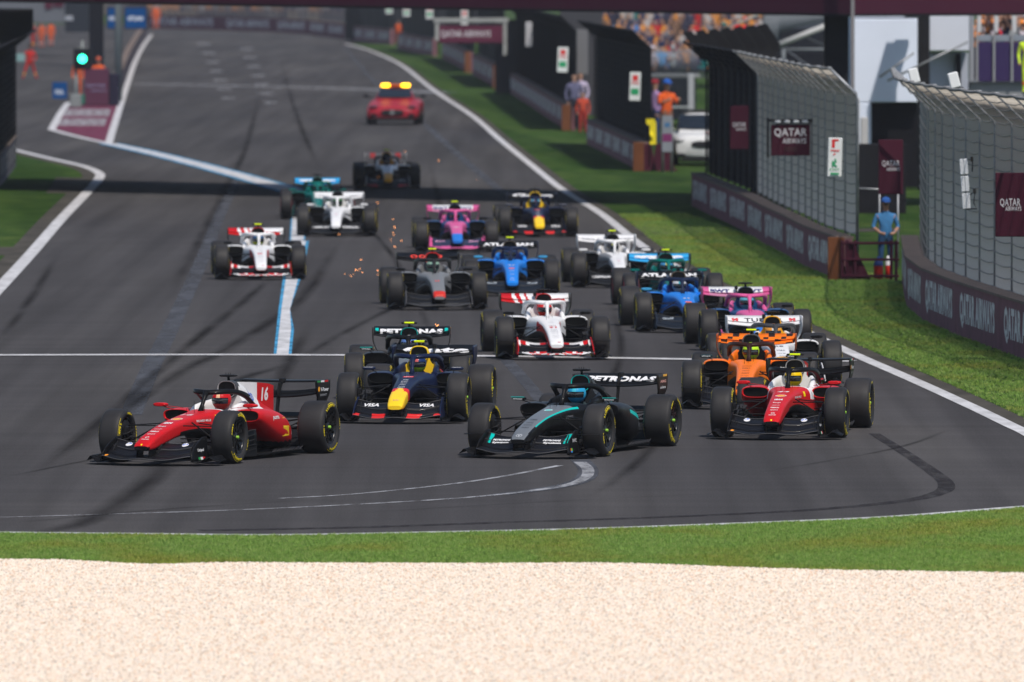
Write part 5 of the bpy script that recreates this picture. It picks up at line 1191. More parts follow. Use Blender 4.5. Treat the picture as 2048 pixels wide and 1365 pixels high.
r_ = empty('lamp_post', V(237, 155, 530), 0, 'pale grey post rising out of frame beside the blue boards', 'post'); mb = MB((.16, .19, .20)); mb.tube([(0, 0, -1.3), (0, 0, 3.9), (.12, 0, 4.2), (.3, 0, 4.4), (.6, 0, 4.5)], .17, 10); mb.build('pole', M['matte'], r_); mb = MB((.1, .1, .1)); mb.bbox((0, 0, -1.3), (.5, .5, .12), .02); mb.build('base', M['matte'], r_)
r_ = empty('black_pillar', V(193, 120, 545), 0, 'thick black pillar behind the pit exit traffic light', 'pillar'); mb = MB((.006, .007, .012)); mb.bbox((0, 0, 1.0), (.68, .68, 7.0), .03); mb.build('shaft', M['matte'], r_); mb = MB((.02, .02, .025)); mb.bbox((0, 0, -2.0), (1.0, 1.0, .3), .03); mb.build('footing', M['matte'], r_)  # separate pillar far beyond the gantry, not part of it
g = V(165, 118, 508); r_ = empty('traffic_light', (g.x, g.y, 0), 0, 'pit exit traffic light showing green on a black box', 'traffic light')
mb = MB((.006, .008, .012)); mb.bbox((0, 0, g.z), (.78, .35, .95), .03); mb.build('housing', M['matte'], r_); mb = MB((.2, .22, .22)); mb.tube([(-.3, .05, 0), (-.28, .05, g.z - .4)], .07, 8); mb.bbox((-.3, .05, .3), (.5, .5, .6), .04); mb.build('stand', M['matte'], r_)
M['green_lamp'] = mat('green_lamp', (.0, .5, .35), emit=(.03, 1.0, .55, 8)); M['amber_lamp'] = mat('amber_lamp', (.8, .4, .0), emit=(1, .48, .01, 6)); M['spark'] = mat('spark', (1, .4, .1), emit=(1, .38, .12, 3.0))
mb = MB(); mb.lathe([(-.20, .17), (-.24, .12), (-.26, .0)], 20, 'y', (0, 0, g.z)); mb.build('green_lens', M['green_lamp'], r_)
mb = MB((.01, .01, .01)); mb.lathe([(-.18, .19), (-.34, .19), (-.34, .175), (-.18, .175)], 20, 'y', (0, 0, g.z)); mb.build('lens_hood', M['matte'], r_)
mb = MB((.35, .38, .36)); mb.bbox((0, -.1, g.z + .62), (.1, .1, .35), .01); mb.bbox((0, -.1, g.z + .46), (.6, .08, .05), .01); mb.build('bracket', M['matte'], r_)
o = block(None, 'green_bin', 158, 190, 169, 209, 511, .5, (.01, .14, .09)); tag(o, 'small green bin at the foot of the traffic light', 'bin')
o = block(None, 'white_handrail', 33, 108, 50, 124, 545, .1, (.2, .33, .33)); tag(o, 'pale green pit board leaning beside the walking marshal', 'board')
r_ = empty('pit_building', (0, 0, 0), 0, 'grey pit building with dark red doors in the upper left corner', 'building')
block(r_, 'wall', -200, -60, 128, 46, 760, 6, (.12, .13, .15)); block(r_, 'red_door', 90, -20, 104, 18, 759.9, .1, (.08, .01, .03)); block(r_, 'red_door', 107, -20, 127, 14, 759.9, .1, (.08, .01, .03)); block(r_, 'service_truck', 130, -20, 176, 65, 700, 6, (.02, .025, .035)); block(r_, 'van_sign', 130, 32, 146, 42, 699.9, .1, (.3, .32, .36))

# ---------------------------------------------------------------- people
def human(pose='stand'):
    J = [(0, 0, .95), (0, 0, 1.15), (0, -.01, 1.36), (0, 0, 1.47), (0, -.015, 1.55), (0, -.02, 1.66)]; Rr = [.135, .12, .145, .07, .058, .098]; E = [(i, i + 1) for i in range(5)]
    b = len(J); J += [(0, -.02, 1.74)]; Rr += [.085]; E += [(5, b)]
    legs = {'stand': [((.10, 0, .92), (.11, -.02, .50), (.12, .02, .09), (.125, -.13, .04))] * 2, 'walk': [((.09, 0, .92), (.10, -.20, .52), (.10, -.30, .10), (.10, -.43, .06)), ((.09, 0, .92), (.10, .12, .50), (.10, .42, .16), (.10, .34, .05))], 'stride': [((.10, 0, .92), (.26, -.05, .50), (.36, 0, .10), (.40, -.10, .05)), ((.09, 0, .92), (.22, .05, .52), (.34, 0, .10), (.40, -.1, .05))],
            'sit': [((.10, -.03, .93), (.12, -.44, .97), (.12, -.46, .55), (.12, -.58, .50))] * 2}[pose if pose in ('stand', 'walk', 'sit', 'stride') else 'stand']
    arms = {'stand': [((.20, 0, 1.40), (.27, .03, 1.12), (.24, -.10, .88), (.23, -.13, .80))] * 2, 'walk': [((.20, 0, 1.40), (.26, .14, 1.15), (.25, -.02, .92), (.25, -.08, .86)), ((.20, 0, 1.40), (.26, -.12, 1.14), (.24, -.32, 1.0), (.23, -.38, .98))], 'stride': [((.20, 0, 1.40), (.30, .0, 1.15), (.22, -.15, 1.0), (.18, -.2, .97))] * 2,
            'sit': [((.20, 0, 1.40), (.25, -.10, 1.15), (.16, -.34, 1.06), (.12, -.40, 1.05))] * 2, 'up': [((.20, 0, 1.42), (.30, -.08, 1.60), (.22, -.12, 1.85), (.20, -.13, 1.94))] * 2, 'clasp': [((.20, 0, 1.40), (.29, -.0, 1.14), (.14, -.22, 1.0), (.05, -.26, .99))] * 2, 'front': [((.20, 0, 1.40), (.27, -.12, 1.18), (.16, -.36, 1.28), (.12, -.42, 1.32))] * 2}[pose]
    for s, lg, am in ((-1, legs[0], arms[0]), (1, legs[1], arms[1])):
        b = len(J); J += [(s * x, y, z) for x, y, z in lg]; Rr += [.095, .068, .045, .042]; E += [(0, b), (b, b + 1), (b + 1, b + 2), (b + 2, b + 3)]
        b = len(J); J += [(s * x, y, z) for x, y, z in am]; Rr += [.066, .048, .036, .042]; E += [(2, b), (b, b + 1), (b + 1, b + 2), (b + 2, b + 3)]
    sh = .62 if pose == 'sit' else 0
    J = [(x, y, z - sh * (1 if pose == 'sit' else 0)) for x, y, z in J]
    return skin_mesh('person', J, E, Rr, 1), sh
HB = {k: human(k) for k in ('stand', 'walk', 'stride', 'sit', 'up', 'clasp', 'front')}
SKIN = (.42, .24, .17); ORG = (.62, .095, .015); REDS = (.42, .018, .014)
def person_mesh(pose, top, bottom, cap, skin=SKIN, sleeves=True, hair=(.03, .02, .015), band=None):
    k = ('pm', pose, top, bottom, cap, skin, sleeves, band)
    if k in CACHE: return CACHE[k]
    base, sh = HB[pose]
    def f(c):
        x, y, z = c.x, c.y, c.z + sh
        if z > 1.50 and abs(x) < .16:
            if z > 1.70: return cap or hair
            if y > .01: return hair
            return skin
        if abs(x) > .165 or (y < -.20 and z > .9 and pose != 'sit'):   # arms
            if pose == 'up': return skin if z > (1.86 if sleeves else 1.6) else top
            if z > .75 and (z < (.87 if sleeves else 1.17)) and pose in ('stand', 'walk'): return skin
            if pose in ('clasp', 'front', 'stride') and y < (-.22 if sleeves else -.06) and abs(x) < .32: return skin
            if z > .95: return top
        if z > .98: return band if (band and 1.14 < z < 1.22) else top
        if z < .10: return (.02, .02, .02)
        return band if (band and .28 < z < .36) else bottom
    CACHE[k] = recolour(base, 'person', f, M['cloth']); return CACHE[k]
def cap_mb(col):
    mb = MB(col); rows = []
    for z, r in ((1.70, .105), (1.74, .108), (1.78, .095), (1.81, .06), (1.825, .0)): rows.append([(r * math.cos(a), -.02 + r * 1.08 * math.sin(a), z) for a in [k * math.pi / 6 for k in range(12)]])
    mb.loft(rows); mb.prism([(-.085, -.09, 1.715), (.085, -.09, 1.715), (.06, -.21, 1.70), (-.06, -.21, 1.70)], (0, 0, .012)); return mb
def person(px, py, rz, pose, top, bottom, cap, label, group=None, h=1.0, z=None, Z=None, hat=True, **kw):
    g = G(px, py) if Z is None else V(px, py, Z)
    o = link('person', person_mesh(pose, top, bottom, cap, **kw)); o.location = g; o.rotation_euler = (0, 0, rz); o.scale = (h, h, h); tag(o, label, 'person', group)
    if hat and cap:
        k = ('cap', cap, HB[pose][1])
        if k not in CACHE:
            mb = cap_mb(cap); mb.v = [(a, b, c - HB[pose][1]) for a, b, c in mb.v]; CACHE[k] = mb.mesh('cap', M['cloth'])
        link('cap', CACHE[k], o)
    return o
SKY_ = (.04, .27, .60)
mp = person(1771, 556, R(10), 'clasp', (.04, .15, .32), (.015, .05, .12), (.02, .08, .28), 'man in light blue shirt and cap with hands clasped behind the maroon gate', h=.93, sleeves=False, skin=(.30, .17, .12))
mb = MB((.30, .17, .12)); mb.ell((0, -.125, 1.625), (.014, .025, .022), 6, 5); mb.build('nose', M['cloth'], mp)
mb = MB((.01, .01, .012)); mb.bbox((0, -.112, 1.655), (.13, .02, .028), .006); mb.build('sunglasses', M['visor'], mp)
MG = 'marshals in bright overalls'
person(60, 161, R(15), 'stride', REDS, REDS, (.02, .02, .02), 'marshal in red and yellow overalls striding across the pit lane', MG, 1.08, hat=True, band=(.75, .45, .05))
person(66, 98, R(60), 'front', REDS, REDS, None, 'marshal in red and yellow leaning beside the black screen', MG, 1.05, band=(.75, .45, .05), hat=False)
person(83, 96, R(-20), 'stand', ORG, ORG, (.3, .05, .02), 'left marshal in orange overalls at the back of the pit lane', MG, 1.05, band=(.6, .5, .5))
person(102, 93, R(30), 'stand', ORG, ORG, (.02, .02, .02), 'right marshal in orange overalls at the back of the pit lane', MG, 1.05, band=(.6, .5, .5))
person(156, 192, R(0), 'stand', ORG, ORG, None, 'marshal in orange half hidden behind the traffic light stand', MG, 1.0)
person(197, 200, R(0), 'front', ORG, ORG, (.5, .1, .05), 'marshal in orange behind the maroon booth', MG, 1.1, band=(.6, .5, .5))
person(1333, 300, R(30), 'front', ORG, (.25, .12, .08), (.02, .10, .40), 'marshal in orange shirt and blue cap above the grey panel', MG, 1.35)
person(1311, 292, R(-60), 'stand', (.35, .22, .42), (.02, .04, .12), (.25, .02, .03), 'person in lilac shirt and dark trousers left of the orange marshal', None, 1.3)
person(1148, 262, R(20), 'stand', (.10, .10, .17), (.02, .02, .03), None, 'person in dark blue in the gap between two black fences', None, 1.25)
person(1161, 258, R(-30), 'stand', (.45, .40, .55), (.15, .03, .03), None, 'person in white shirt in the gap between two black fences', None, 1.25)
person(1166, 268, R(0), 'stand', (.45, .06, .03), (.35, .03, .02), None, 'marshal in red at the left end of the second black fence wall', MG, .9)
person(1008, 150, R(20), 'stand', ORG, (.02, .02, .03), (.03, .08, .25), 'marshal in orange beside the beam of the far banner', MG, 1.1)
person(797, 88, 0, 'stand', ORG, ORG, None, 'tiny marshal in orange at the farthest walls', MG, 1.0)
person(312, 60, 0, 'stand', ORG, ORG, None, 'tiny marshal in orange behind the far lettered wall', MG, 1.3)
# crowd in the grandstand
def grand(name, o, ux, rows, cols, dr, dz, dc, z0, label):
    r_ = empty(name, (0, 0, 0), 0, label, 'grandstand'); nrm = Vector((-ux.y, ux.x, 0)); nrm = nrm if nrm.y > 0 else -nrm
    for k in range(rows):
        a = o + nrm * dr * k; b = a + ux * dc * cols; z = z0 + dz * k; mb = MB((.20, .21, .22))
        mb.loft([[p + Vector((0, 0, z - .08)), p + Vector((0, 0, z)), p + nrm * dr * .98 + Vector((0, 0, z)), p + nrm * dr * .98 + Vector((0, 0, z - .08))] for p in (a, b)], cap=True, smooth=False); mb.build('step', M['matte'], r_)
        mb = MB((.10, .11, .13)); mb.loft([[p + nrm * .30 + Vector((0, 0, z + .38)), p + nrm * .30 + Vector((0, 0, z + .43)), p + nrm * .65 + Vector((0, 0, z + .43)), p + nrm * .65 + Vector((0, 0, z + .38))] for p in (a, b)], cap=True, smooth=False); mb.build('bench', M['matte'], r_)
    return r_, nrm
ux = Vector((.97, -.24, 0)).normalized(); o0 = Vector((2.7, 585, 0)); gr_, gn = grand('grandstand', o0, ux, 15, 21, .72, .27, .46, .6, 'crowded grandstand filled with orange clad spectators behind the black fences')
VAR = [('orange capped', (.60, .24, .04), (.72, .32, .03), 4), ('bareheaded orange clad', (.55, .22, .04), None, 2), ('dark clad orange capped', (.04, .04, .07), (.72, .32, .03), 8), ('white clad orange capped', (.35, .33, .32), (.72, .34, .04), 3), ('navy clad', (.02, .03, .08), (.03, .03, .04), 3), ('red clad', (.45, .02, .02), (.45, .02, .02), 1), ('teal clad', (.0, .17, .17), None, 1), ('grey clad white hatted', (.2, .2, .22), (.55, .53, .5), 3), ('brown clad', (.14, .08, .05), None, 5), ('blue clad', (.05, .2, .5), (.08, .3, .6), 1)]
NUM = 'first second third fourth fifth sixth seventh eighth ninth tenth eleventh twelfth thirteenth fourteenth fifteenth sixteenth seventeenth eighteenth nineteenth twentieth twenty-first twenty-second twenty-third twenty-fourth twenty-fifth twenty-sixth twenty-seventh twenty-eighth twenty-ninth thirtieth'.split()
NUM2 = 'one two three four five six seven eight nine ten eleven twelve thirteen fourteen fifteen'.split()
bag = [v for v in VAR for _ in range(v[3])]; n_p = 0
for k in range(15):
    for j in range(21):
        if n_p >= 300 or rnd.random() < .05: continue
        nm, tp, cp, _ = rnd.choice(bag); pose = 'sit' if rnd.random() < .85 else 'up'
        p = o0 + gn * (.72 * k + .42) + ux * (.46 * (j + .5) + rnd.uniform(-.08, .08)); p.z = .6 + .27 * k + (.06 if pose == 'sit' else -.3)
        o = link('person', person_mesh(pose, tp, (.03, .035, .06), cp, skin=rnd.choice([SKIN, (.34, .19, .13), (.5, .31, .24)]), sleeves=False)); o.location = p; o.rotation_euler = (0, 0, math.atan2(ux.y, ux.x) + rnd.uniform(-.4, .4)); tag(o, '%s spectator, %s from left, row %s of the orange stand' % (nm, NUM[j], NUM2[k]), 'person', 'spectators in the orange grandstand: ' + nm); n_p += 1
# people at the front rail of the nearer stand and on the balcony
FR = [(1430, 70, 'black'), (1447, 72, 'teal'), (1473, 60, 'red'), (1490, 62, 'red'), (1514, 62, 'lilac'), (1306, 118, 'white'), (1322, 116, 'blue'), (1345, 118, 'grey'), (1298, 128, 'orange')]
CC = {'black': (.015, .015, .02), 'teal': (.0, .16, .16), 'red': (.6, .02, .03), 'lilac': (.4, .32, .5), 'white': (.5, .45, .5), 'blue': (.05, .28, .6), 'grey': (.3, .33, .35), 'orange': (.75, .26, .04), 'brown': (.18, .09, .06), 'navy': (.02, .03, .08)}
for i, (x, y, c) in enumerate(FR): person(x, y, rnd.uniform(-1, 1), rnd.choice(['stand', 'front', 'up']), CC[c], (.03, .03, .05), CC[c] if i % 2 else None, 'standing spectator in %s %s' % (c, 'at the front rail of the steel stand, number %s from the left rail' % ['one', 'two', 'three', 'four', 'five'][i] if i < 5 else 'beside the black fence below the orange crowd'), 'spectators standing near the steel stand', Z=452, sleeves=False) if False else person(x, y + 62, rnd.uniform(-1, 1), rnd.choice(['stand', 'front']), CC[c], (.03, .03, .05), CC[c] if i % 2 else None, 'standing spectator in %s %s' % (c, ['left of all at the steel stand rail', 'second at the steel stand rail', 'with red cap in the middle of the steel stand rail', 'right of another red shirt at the steel stand rail', 'right of all at the steel stand rail', 'beside a blue shirt below the orange crowd', 'with blue cap below the orange crowd', 'just right of the blue shirt below the orange crowd', 'lowest below the orange crowd'][i]), 'spectators standing near the steel stand', Z=470, sleeves=False)
BAL = [(1957, 'orange'), (1966, 'brown'), (1975, 'black'), (1984, 'white'), (1993, 'brown'), (2003, 'navy'), (2012, 'red'), (2021, 'grey'), (2031, 'brown'), (2042, 'black'), (2052, 'white')]
for row in range(2):
    for i, (x, c) in enumerate(BAL):
        person(x + row * 5, 163 - row * 14, rnd.uniform(-.6, .6), rnd.choice(['up', 'front', 'front']), CC[c], (.03, .03, .05), CC[rnd.choice(['black', 'white', 'orange'])], 'spectator in %s in the %s row of the balcony, %s' % (c, ['front', 'back'][row], ['leftmost', 'second from left', 'third from left', 'fourth from left', 'fifth from left', 'sixth from left', 'seventh from left', 'eighth from left', 'ninth from left', 'tenth from left', 'rightmost'][i]), 'spectators on the balcony', h=1.0, Z=337 + row * 1.6, sleeves=False)
p = V(2040, 166, 318); person(2056, 190, 0, 'stand', (.62, .85, .05), (.62, .85, .05), None, 'steward in fluorescent yellow and orange vest at the right edge', MG, 1.0, Z=318, band=(.8, .2, .03))
# steel stand in front of the orange crowd (dark underside, pale beams)
r_ = empty('steel_stand', (0, 0, 0), 0, 'dark underside of a scaffold stand with pale diagonal beams right of the crowd', 'stand')
block(r_, 'dark_void_screen', 1560, 58, 1672, 107, 453, 3, (.012, .014, .02)); block(r_, 'dark_void_screen', 1545, 108, 1672, 420, 452, 4, (.008, .009, .014)); block(r_, 'dark_void_screen', 1440, 150, 1546, 420, 452.5, 3, (.008, .009, .014))  # near-black blocks paint the dark void under the stand
def beam(a, b, w_=.16, c=(.45, .45, .45), Z=449):
    A, B = V(*a, Z), V(*b, Z); mb = MB(c); mb.tube([A, B], w_, 6, flat=.8); mb.build('beam', M['matte'], r_)
beam((1548, 94), (1668, 46)); beam((1625, 150), (1668, 130)); beam((1570, 99), (1666, 99), .06, (.2, .22, .24)); beam((1567, 98), (1567, 150), .08, (.16, .18, .2)); beam((1572, 100), (1640, 150), .05, (.10, .11, .13)); beam((1610, 75), (1668, 100), .05, (.06, .07, .08))
for k in range(44): A, B = V(1530 + k * 3.2, 28, 447), V(1530 + k * 3.2, 72 - k * .8 if k > 8 else 85, 447); mb = MB((.22, .24, .26)); mb.tube([A, B], .02, 4); mb.build('baluster', M['matte'], r_)
beam((1526, 28), (1670, 28), .05, (.3, .32, .33), 447); beam((1440, 62), (1520, 28), .06, (.3, .32, .3), 447); block(r_, 'deck_back', 1526, -60, 1670, 110, 458, .3, (.06, .07, .09))
block(r_, 'dark_void_screen', 1285, 150, 1300, 232, 452, 2, (.02, .02, .03)); block(r_, 'deck', 1286, 150, 1400, 156, 451, 6, (.25, .26, .27))
for k in range(30): A, B = V(1288 + k * 3.6, 100, 450.5), V(1288 + k * 3.6, 150, 450.5); mb = MB((.16, .17, .2)); mb.tube([A, B], .02, 4); mb.build('baluster', M['matte'], r_)
block(r_, 'column', 1376, 148, 1388, 226, 448, .3, (.35, .36, .38)); block(r_, 'handrail', 1286, 213, 1382, 217, 430, .06, (.32, .34, .34)); block(r_, 'back_screen', 1284, 156, 1392, 330, 470, .4, (.012, .016, .022)); block(r_, 'back_screen', 1120, -10, 1205, 330, 482, .4, (.05, .05, .058)); block(r_, 'back_screen', 990, 40, 1040, 215, 560, .4, (.03, .03, .036)); block(r_, 'dark_void_screen', 1500, 260, 1560, 420, 320, .3, (.01, .01, .013)); block(r_, 'dark_void_screen', 1686, 288, 1812, 465, 300, .3, (.010, .010, .013)); block(r_, 'concrete_pier', 1140, 60, 1176, 150, 470, .8, (.16, .16, .17))
# far backdrop stand
r_ = empty('far_stand', (0, 0, 0), 0, 'blurred grey stand behind the far lettered wall', 'grandstand')
for k in range(26):
    c = rnd.choice([(.05, .05, .06), (.09, .09, .10), (.035, .035, .05), (.12, .11, .10)]); x = 196 + k * 20; block(r_, 'bay', x, -20, x + 19, 31 + k * .6, 1085, 3, c)
block(r_, 'dark_wall', 690, -20, 1010, 80, 900, 3, (.018, .02, .026)); block(r_, 'dark_wall', 640, 0, 700, 45, 1080, 3, (.05, .05, .06))
for i in range(30):
    x = 300 + i * 13; person(x, 44 + (i % 3) * 2 - 4, 0, 'stand', rnd.choice([(.16, .16, .17), (.10, .10, .11), (.25, .12, .06), (.03, .03, .05), (.12, .08, .06)]), (.05, .05, .06), None, 'distant spectator behind the far lettered wall, %s from the left' % NUM[i], 'distant spectators behind the far wall', Z=1075, h=1.0)

# ---------------------------------------------------------------- road cars
def road_car(kind, label, cat, loc, rz, paint, scale=1.0):
    r_ = empty(kind, loc, rz, label, cat); r_.scale = (scale,) * 3; suv = kind == 'utility_car'
    # body sections: y, half width, z bottom, z top
    B = [(-.95, .55, .30, .52), (-.92, .78, .22, .62), (-.80, .92, .17, .70), (-.45, .98, .16, .76), (0, .99, .16, .82), (.6, .985, .17, .90), (.9, .98, .17, .94), (1.8, .985, .18, .98), (2.8, 1.0, .18, 1.0), (3.3, .97, .22, .98), (3.6, .85, .30, .92)]
    C = [(.75, .66, .92, .935), (1.0, .72, .92, 1.05), (1.4, .70, .92, 1.26), (1.75, .66, .92, 1.34), (2.3, .64, .92, 1.34), (2.8, .60, .92, 1.22), (3.3, .55, .90, 1.0)]
    if suv: B = [(-.95, .6, .35, .85), (-.90, .82, .28, .98), (-.6, .90, .24, 1.05), (0, .92, .24, 1.08), (.8, .92, .24, 1.12), (3.3, .92, .24, 1.15), (3.7, .88, .3, 1.1)]; C = [(.6, .74, 1.08, 1.12), (.9, .76, 1.1, 1.35), (1.25, .74, 1.1, 1.62), (1.6, .72, 1.1, 1.72), (3.0, .72, 1.1, 1.74), (3.6, .70, 1.1, 1.55)]
    mb = MB(paint); ys = [B[0][0] + (B[-1][0] - B[0][0]) * i / 50 for i in range(51)]; rings = []
    for y in ys:
        wd, zb, zt = cr(B, y); ring = []
        for x, z in superell(wd, zb, zt, 36, 3.6):
            for wy in (0, 2.75):
                if abs(x) > wd * .80 and abs(y - wy) < .37 and z < .33 + math.sqrt(max(0, .37 ** 2 - (y - wy) ** 2)): x = math.copysign(wd * .80, x)
            ring.append((x, y, z))
        rings.append(ring)
    mb.loft(rings, cap=True, inv=True); mb.build('body', M['paint'], r_, 45)
    cb = MB(paint); ys = [C[0][0] + (C[-1][0] - C[0][0]) * i / 30 for i in range(31)]; t = 1.0
    cb.loft([[(x * (1 - .14 * max(0, (z - .92)) / .45), y, z) for x, z in superell(cr(C, y)[0], cr(C, y)[1] - .05, cr(C, y)[2], 28, 4)] for y in ys], cap=True, inv=True); cb.build('roof', M['paint'], r_, 45)
    z0, z1 = (.955, 1.27) if not suv else (1.16, 1.62); y0, y1 = (.80, 1.42) if not suv else (.66, 1.27); z0 += .035; z1 += .03; g_ = MB((.02, .03, .04)); rows = []
    for j in range(7):
        q = j / 6; y = y0 + (y1 - y0) * q - .03; z = z0 + (z1 - z0) * q + .02; wd = (.66 - .10 * q) if not suv else (.70 - .06 * q); rows.append([(wd * (i / 6 - 1), y + .10 * (abs(i / 6 - 1) ** 3), z) for i in range(13)])
    g_.loft(rows, closed=False); g_.build('windscreen', M['glass'], r_)
    for s in (-1, 1):
        q = MB((.02, .03, .04)); hh = C[3][2]; q.add([(s * .735, 1.15, z0 + .02), (s * .73, 2.9, z0 + .02), (s * .64, 2.6, hh - .10), (s * .655, 1.55, hh - .08)], [(0, 1, 2, 3)]); q.build('side_window', M['glass'], r_)
        q = MB((.5, .5, .52)); zz = .66 if not suv else .86; q.ell((s * .70, -.83 + (0 if not suv else -.02), zz), (.17, .10, .055 if not suv else .09), 12, 8); q.build('headlight', M['glass'] if not suv else M['print'], r_)
        q = MB((.012, .012, .014) if not suv else (.6, .6, .6)); q.loft([[(s * (1.06 + x), y, z0 + .06 + z) for x, z in superell(.11, -.06, .06, 10, 3)] for y in (1.05, 1.08, 1.2)], cap=True); q.tube([(s * .95, 1.15, z0), (s * .78, 1.2, z0 - .02)], .02, 6); q.build('mirror', M['paint'], r_)
        q = MB((.01, .01, .012)); q.bbox((s * .70, -.90, .36), (.26, .12, .12), .03); q.build('side_vent', M['matte'], r_)
        for y in (0, 2.75):
            tm = MB((.02, .02, .02)); tm.lathe([(-.12, .20), (-.125, .30), (-.11, .34), (.11, .34), (.125, .30), (.12, .20)], 28, inv=True); o = tm.build('wheel', M['rubber'], r_); o.location = (s * .87, y, .34)
            rm = MB((.05, .05, .055)); rm.lathe([(-.10, .20), (-.08, .17), (-.06, .05), (-.09, 0)], 20); rm.lathe([(.10, .20), (.08, .17), (.06, .05), (.09, 0)], 20, inv=True)
            rm.build('rim', M['rim'], o)
    q = MB((.010, .010, .012)); zg = .47 if not suv else .72
    q.loft([[(x, y, zg + z) for x, z in superell(.42 if not suv else .36, -.11, .11, 24, 2.6)] for y in (-.985, -.90)], cap=True, inv=True); gl = q.build('grille', M['matte'], r_)
    for i in range(11): q = MB((.08, .08, .085)); x = -.35 + .07 * i; q.tube([(x, -.995, zg - .09), (x, -.995, zg + .09)], .007, 4); q.build('grille_bar', M['matte'], gl)
    q = MB((.5, .5, .52)); q.lathe([(-.01, .085), (-.02, .085), (-.02, .072), (-.01, .072)], 20, 'y', (0, -.99, zg)); q.tube([(0, -1.0, zg + .08), (0, -1.0, zg)], .01, 4)
    if not suv: q.tube([(0, -1.0, zg), (-.065, -1.0, zg - .045)], .01, 4); q.tube([(0, -1.0, zg), (.065, -1.0, zg - .045)], .01, 4); q.build('badge', M['print'], gl)
    q = MB((.012, .012, .014)); q.bbox((0, -.93, .21), (1.5, .2, .10), .03); q.build('front_lip', M['matte'], r_)
    if not suv:
        q = MB((.55, .10, .02)); q.bbox((0, 1.75, 1.44), (.42, .28, .10), .02); lb = q.build('light_bar', M['paint'], r_); q = MB((.02, .02, .02)); q.bbox((0, 1.75, 1.37), (1.0, .22, .05), .01); q.build('bar_foot', M['matte'], lb)
        for s in (-1, 1): q = MB(); q.bbox((s * .37, 1.75, 1.44), (.33, .28, .13), .035); q.build('amber_lamp', M['amber_lamp'], lb)
        for s in (-1, 1):
            q = MB((.01, .01, .012)); q.tube([(s * .25, 1.7, 1.36), (s * .25, 1.9, 1.62)], .008, 5)
        q.build('antenna', M['matte'], lb); tx = MB(); decal(tx, 'FIA', (0, 1.36, 1.235), (1, 0, 0), (0, .7, .35), .34, .07, (.6, .6, .62), off=.05); tx.build('lettering', M['print'], r_)
    else:
        q = MB((.55, .42, .02)); q.bbox((0, 1.30, 1.64), (1.1, .05, .04), .01); q.build('yellow_strip', M['print'], r_); q = MB((.6, .03, .04)); q.prism([(.10, -.50, 1.075), (.28, -.50, 1.075), (.22, -.1, 1.10)], (0, 0, .01)); q.build('bonnet_mark', M['print'], r_)
        q = MB((.03, .03, .03)); q.bbox((0, 2.2, 1.80), (1.1, 1.2, .05), .01); q.build('roof_rack', M['matte'], r_)
    return r_
g = G(787, 250); road_car('safety_car', 'red coupe with two lit amber lamps on its roof, last on the track', 'car', (g.x, g.y, 0), -R(2), (.30, .015, .03), 1.07)
g = G(1402, 332); road_car('utility_car', 'white utility car parked half hidden behind the black fence', 'car', (g.x, g.y, 0), -R(-2), (.62, .63, .64), .97)
# sparks thrown up by the cars
mb = MB(); r = random.Random(3)
for (x, y, Z, n, sp) in ((690, 548, 226, 1, 1), (706, 547, 226, 3, 6), (716, 538, 226, 4, 6), (726, 548, 226, 1, 3), (755, 540, 226, 2, 2), (757, 547, 226, 3, 3), (722, 521, 228, 2, 3), (786, 438, 250, 1, 1), (788, 455, 250, 2, 2), (785, 468, 250, 2, 3), (780, 480, 250, 3, 4), (804, 481, 250, 2, 2), (788, 494, 250, 2, 2), (680, 472, 270, 2, 4), (752, 408, 275, 3, 5), (810, 303, 320, 2, 2), (878, 322, 320, 2, 2), (954, 361, 320, 1, 1), (757, 355, 320, 2, 2), (874, 652, 188, 5, 3), (1108, 514, 240, 1, 2)):
    for _ in range(n):
        p = V(x + r.uniform(-sp, sp), y + r.uniform(-sp, sp), Z); q = r.uniform(.005, .010); mb.ell(p, (q, q, q), 6, 4)
tag(mb.build('sparks', M['spark']), 'orange sparks flying over the asphalt among the cars', kind='stuff')
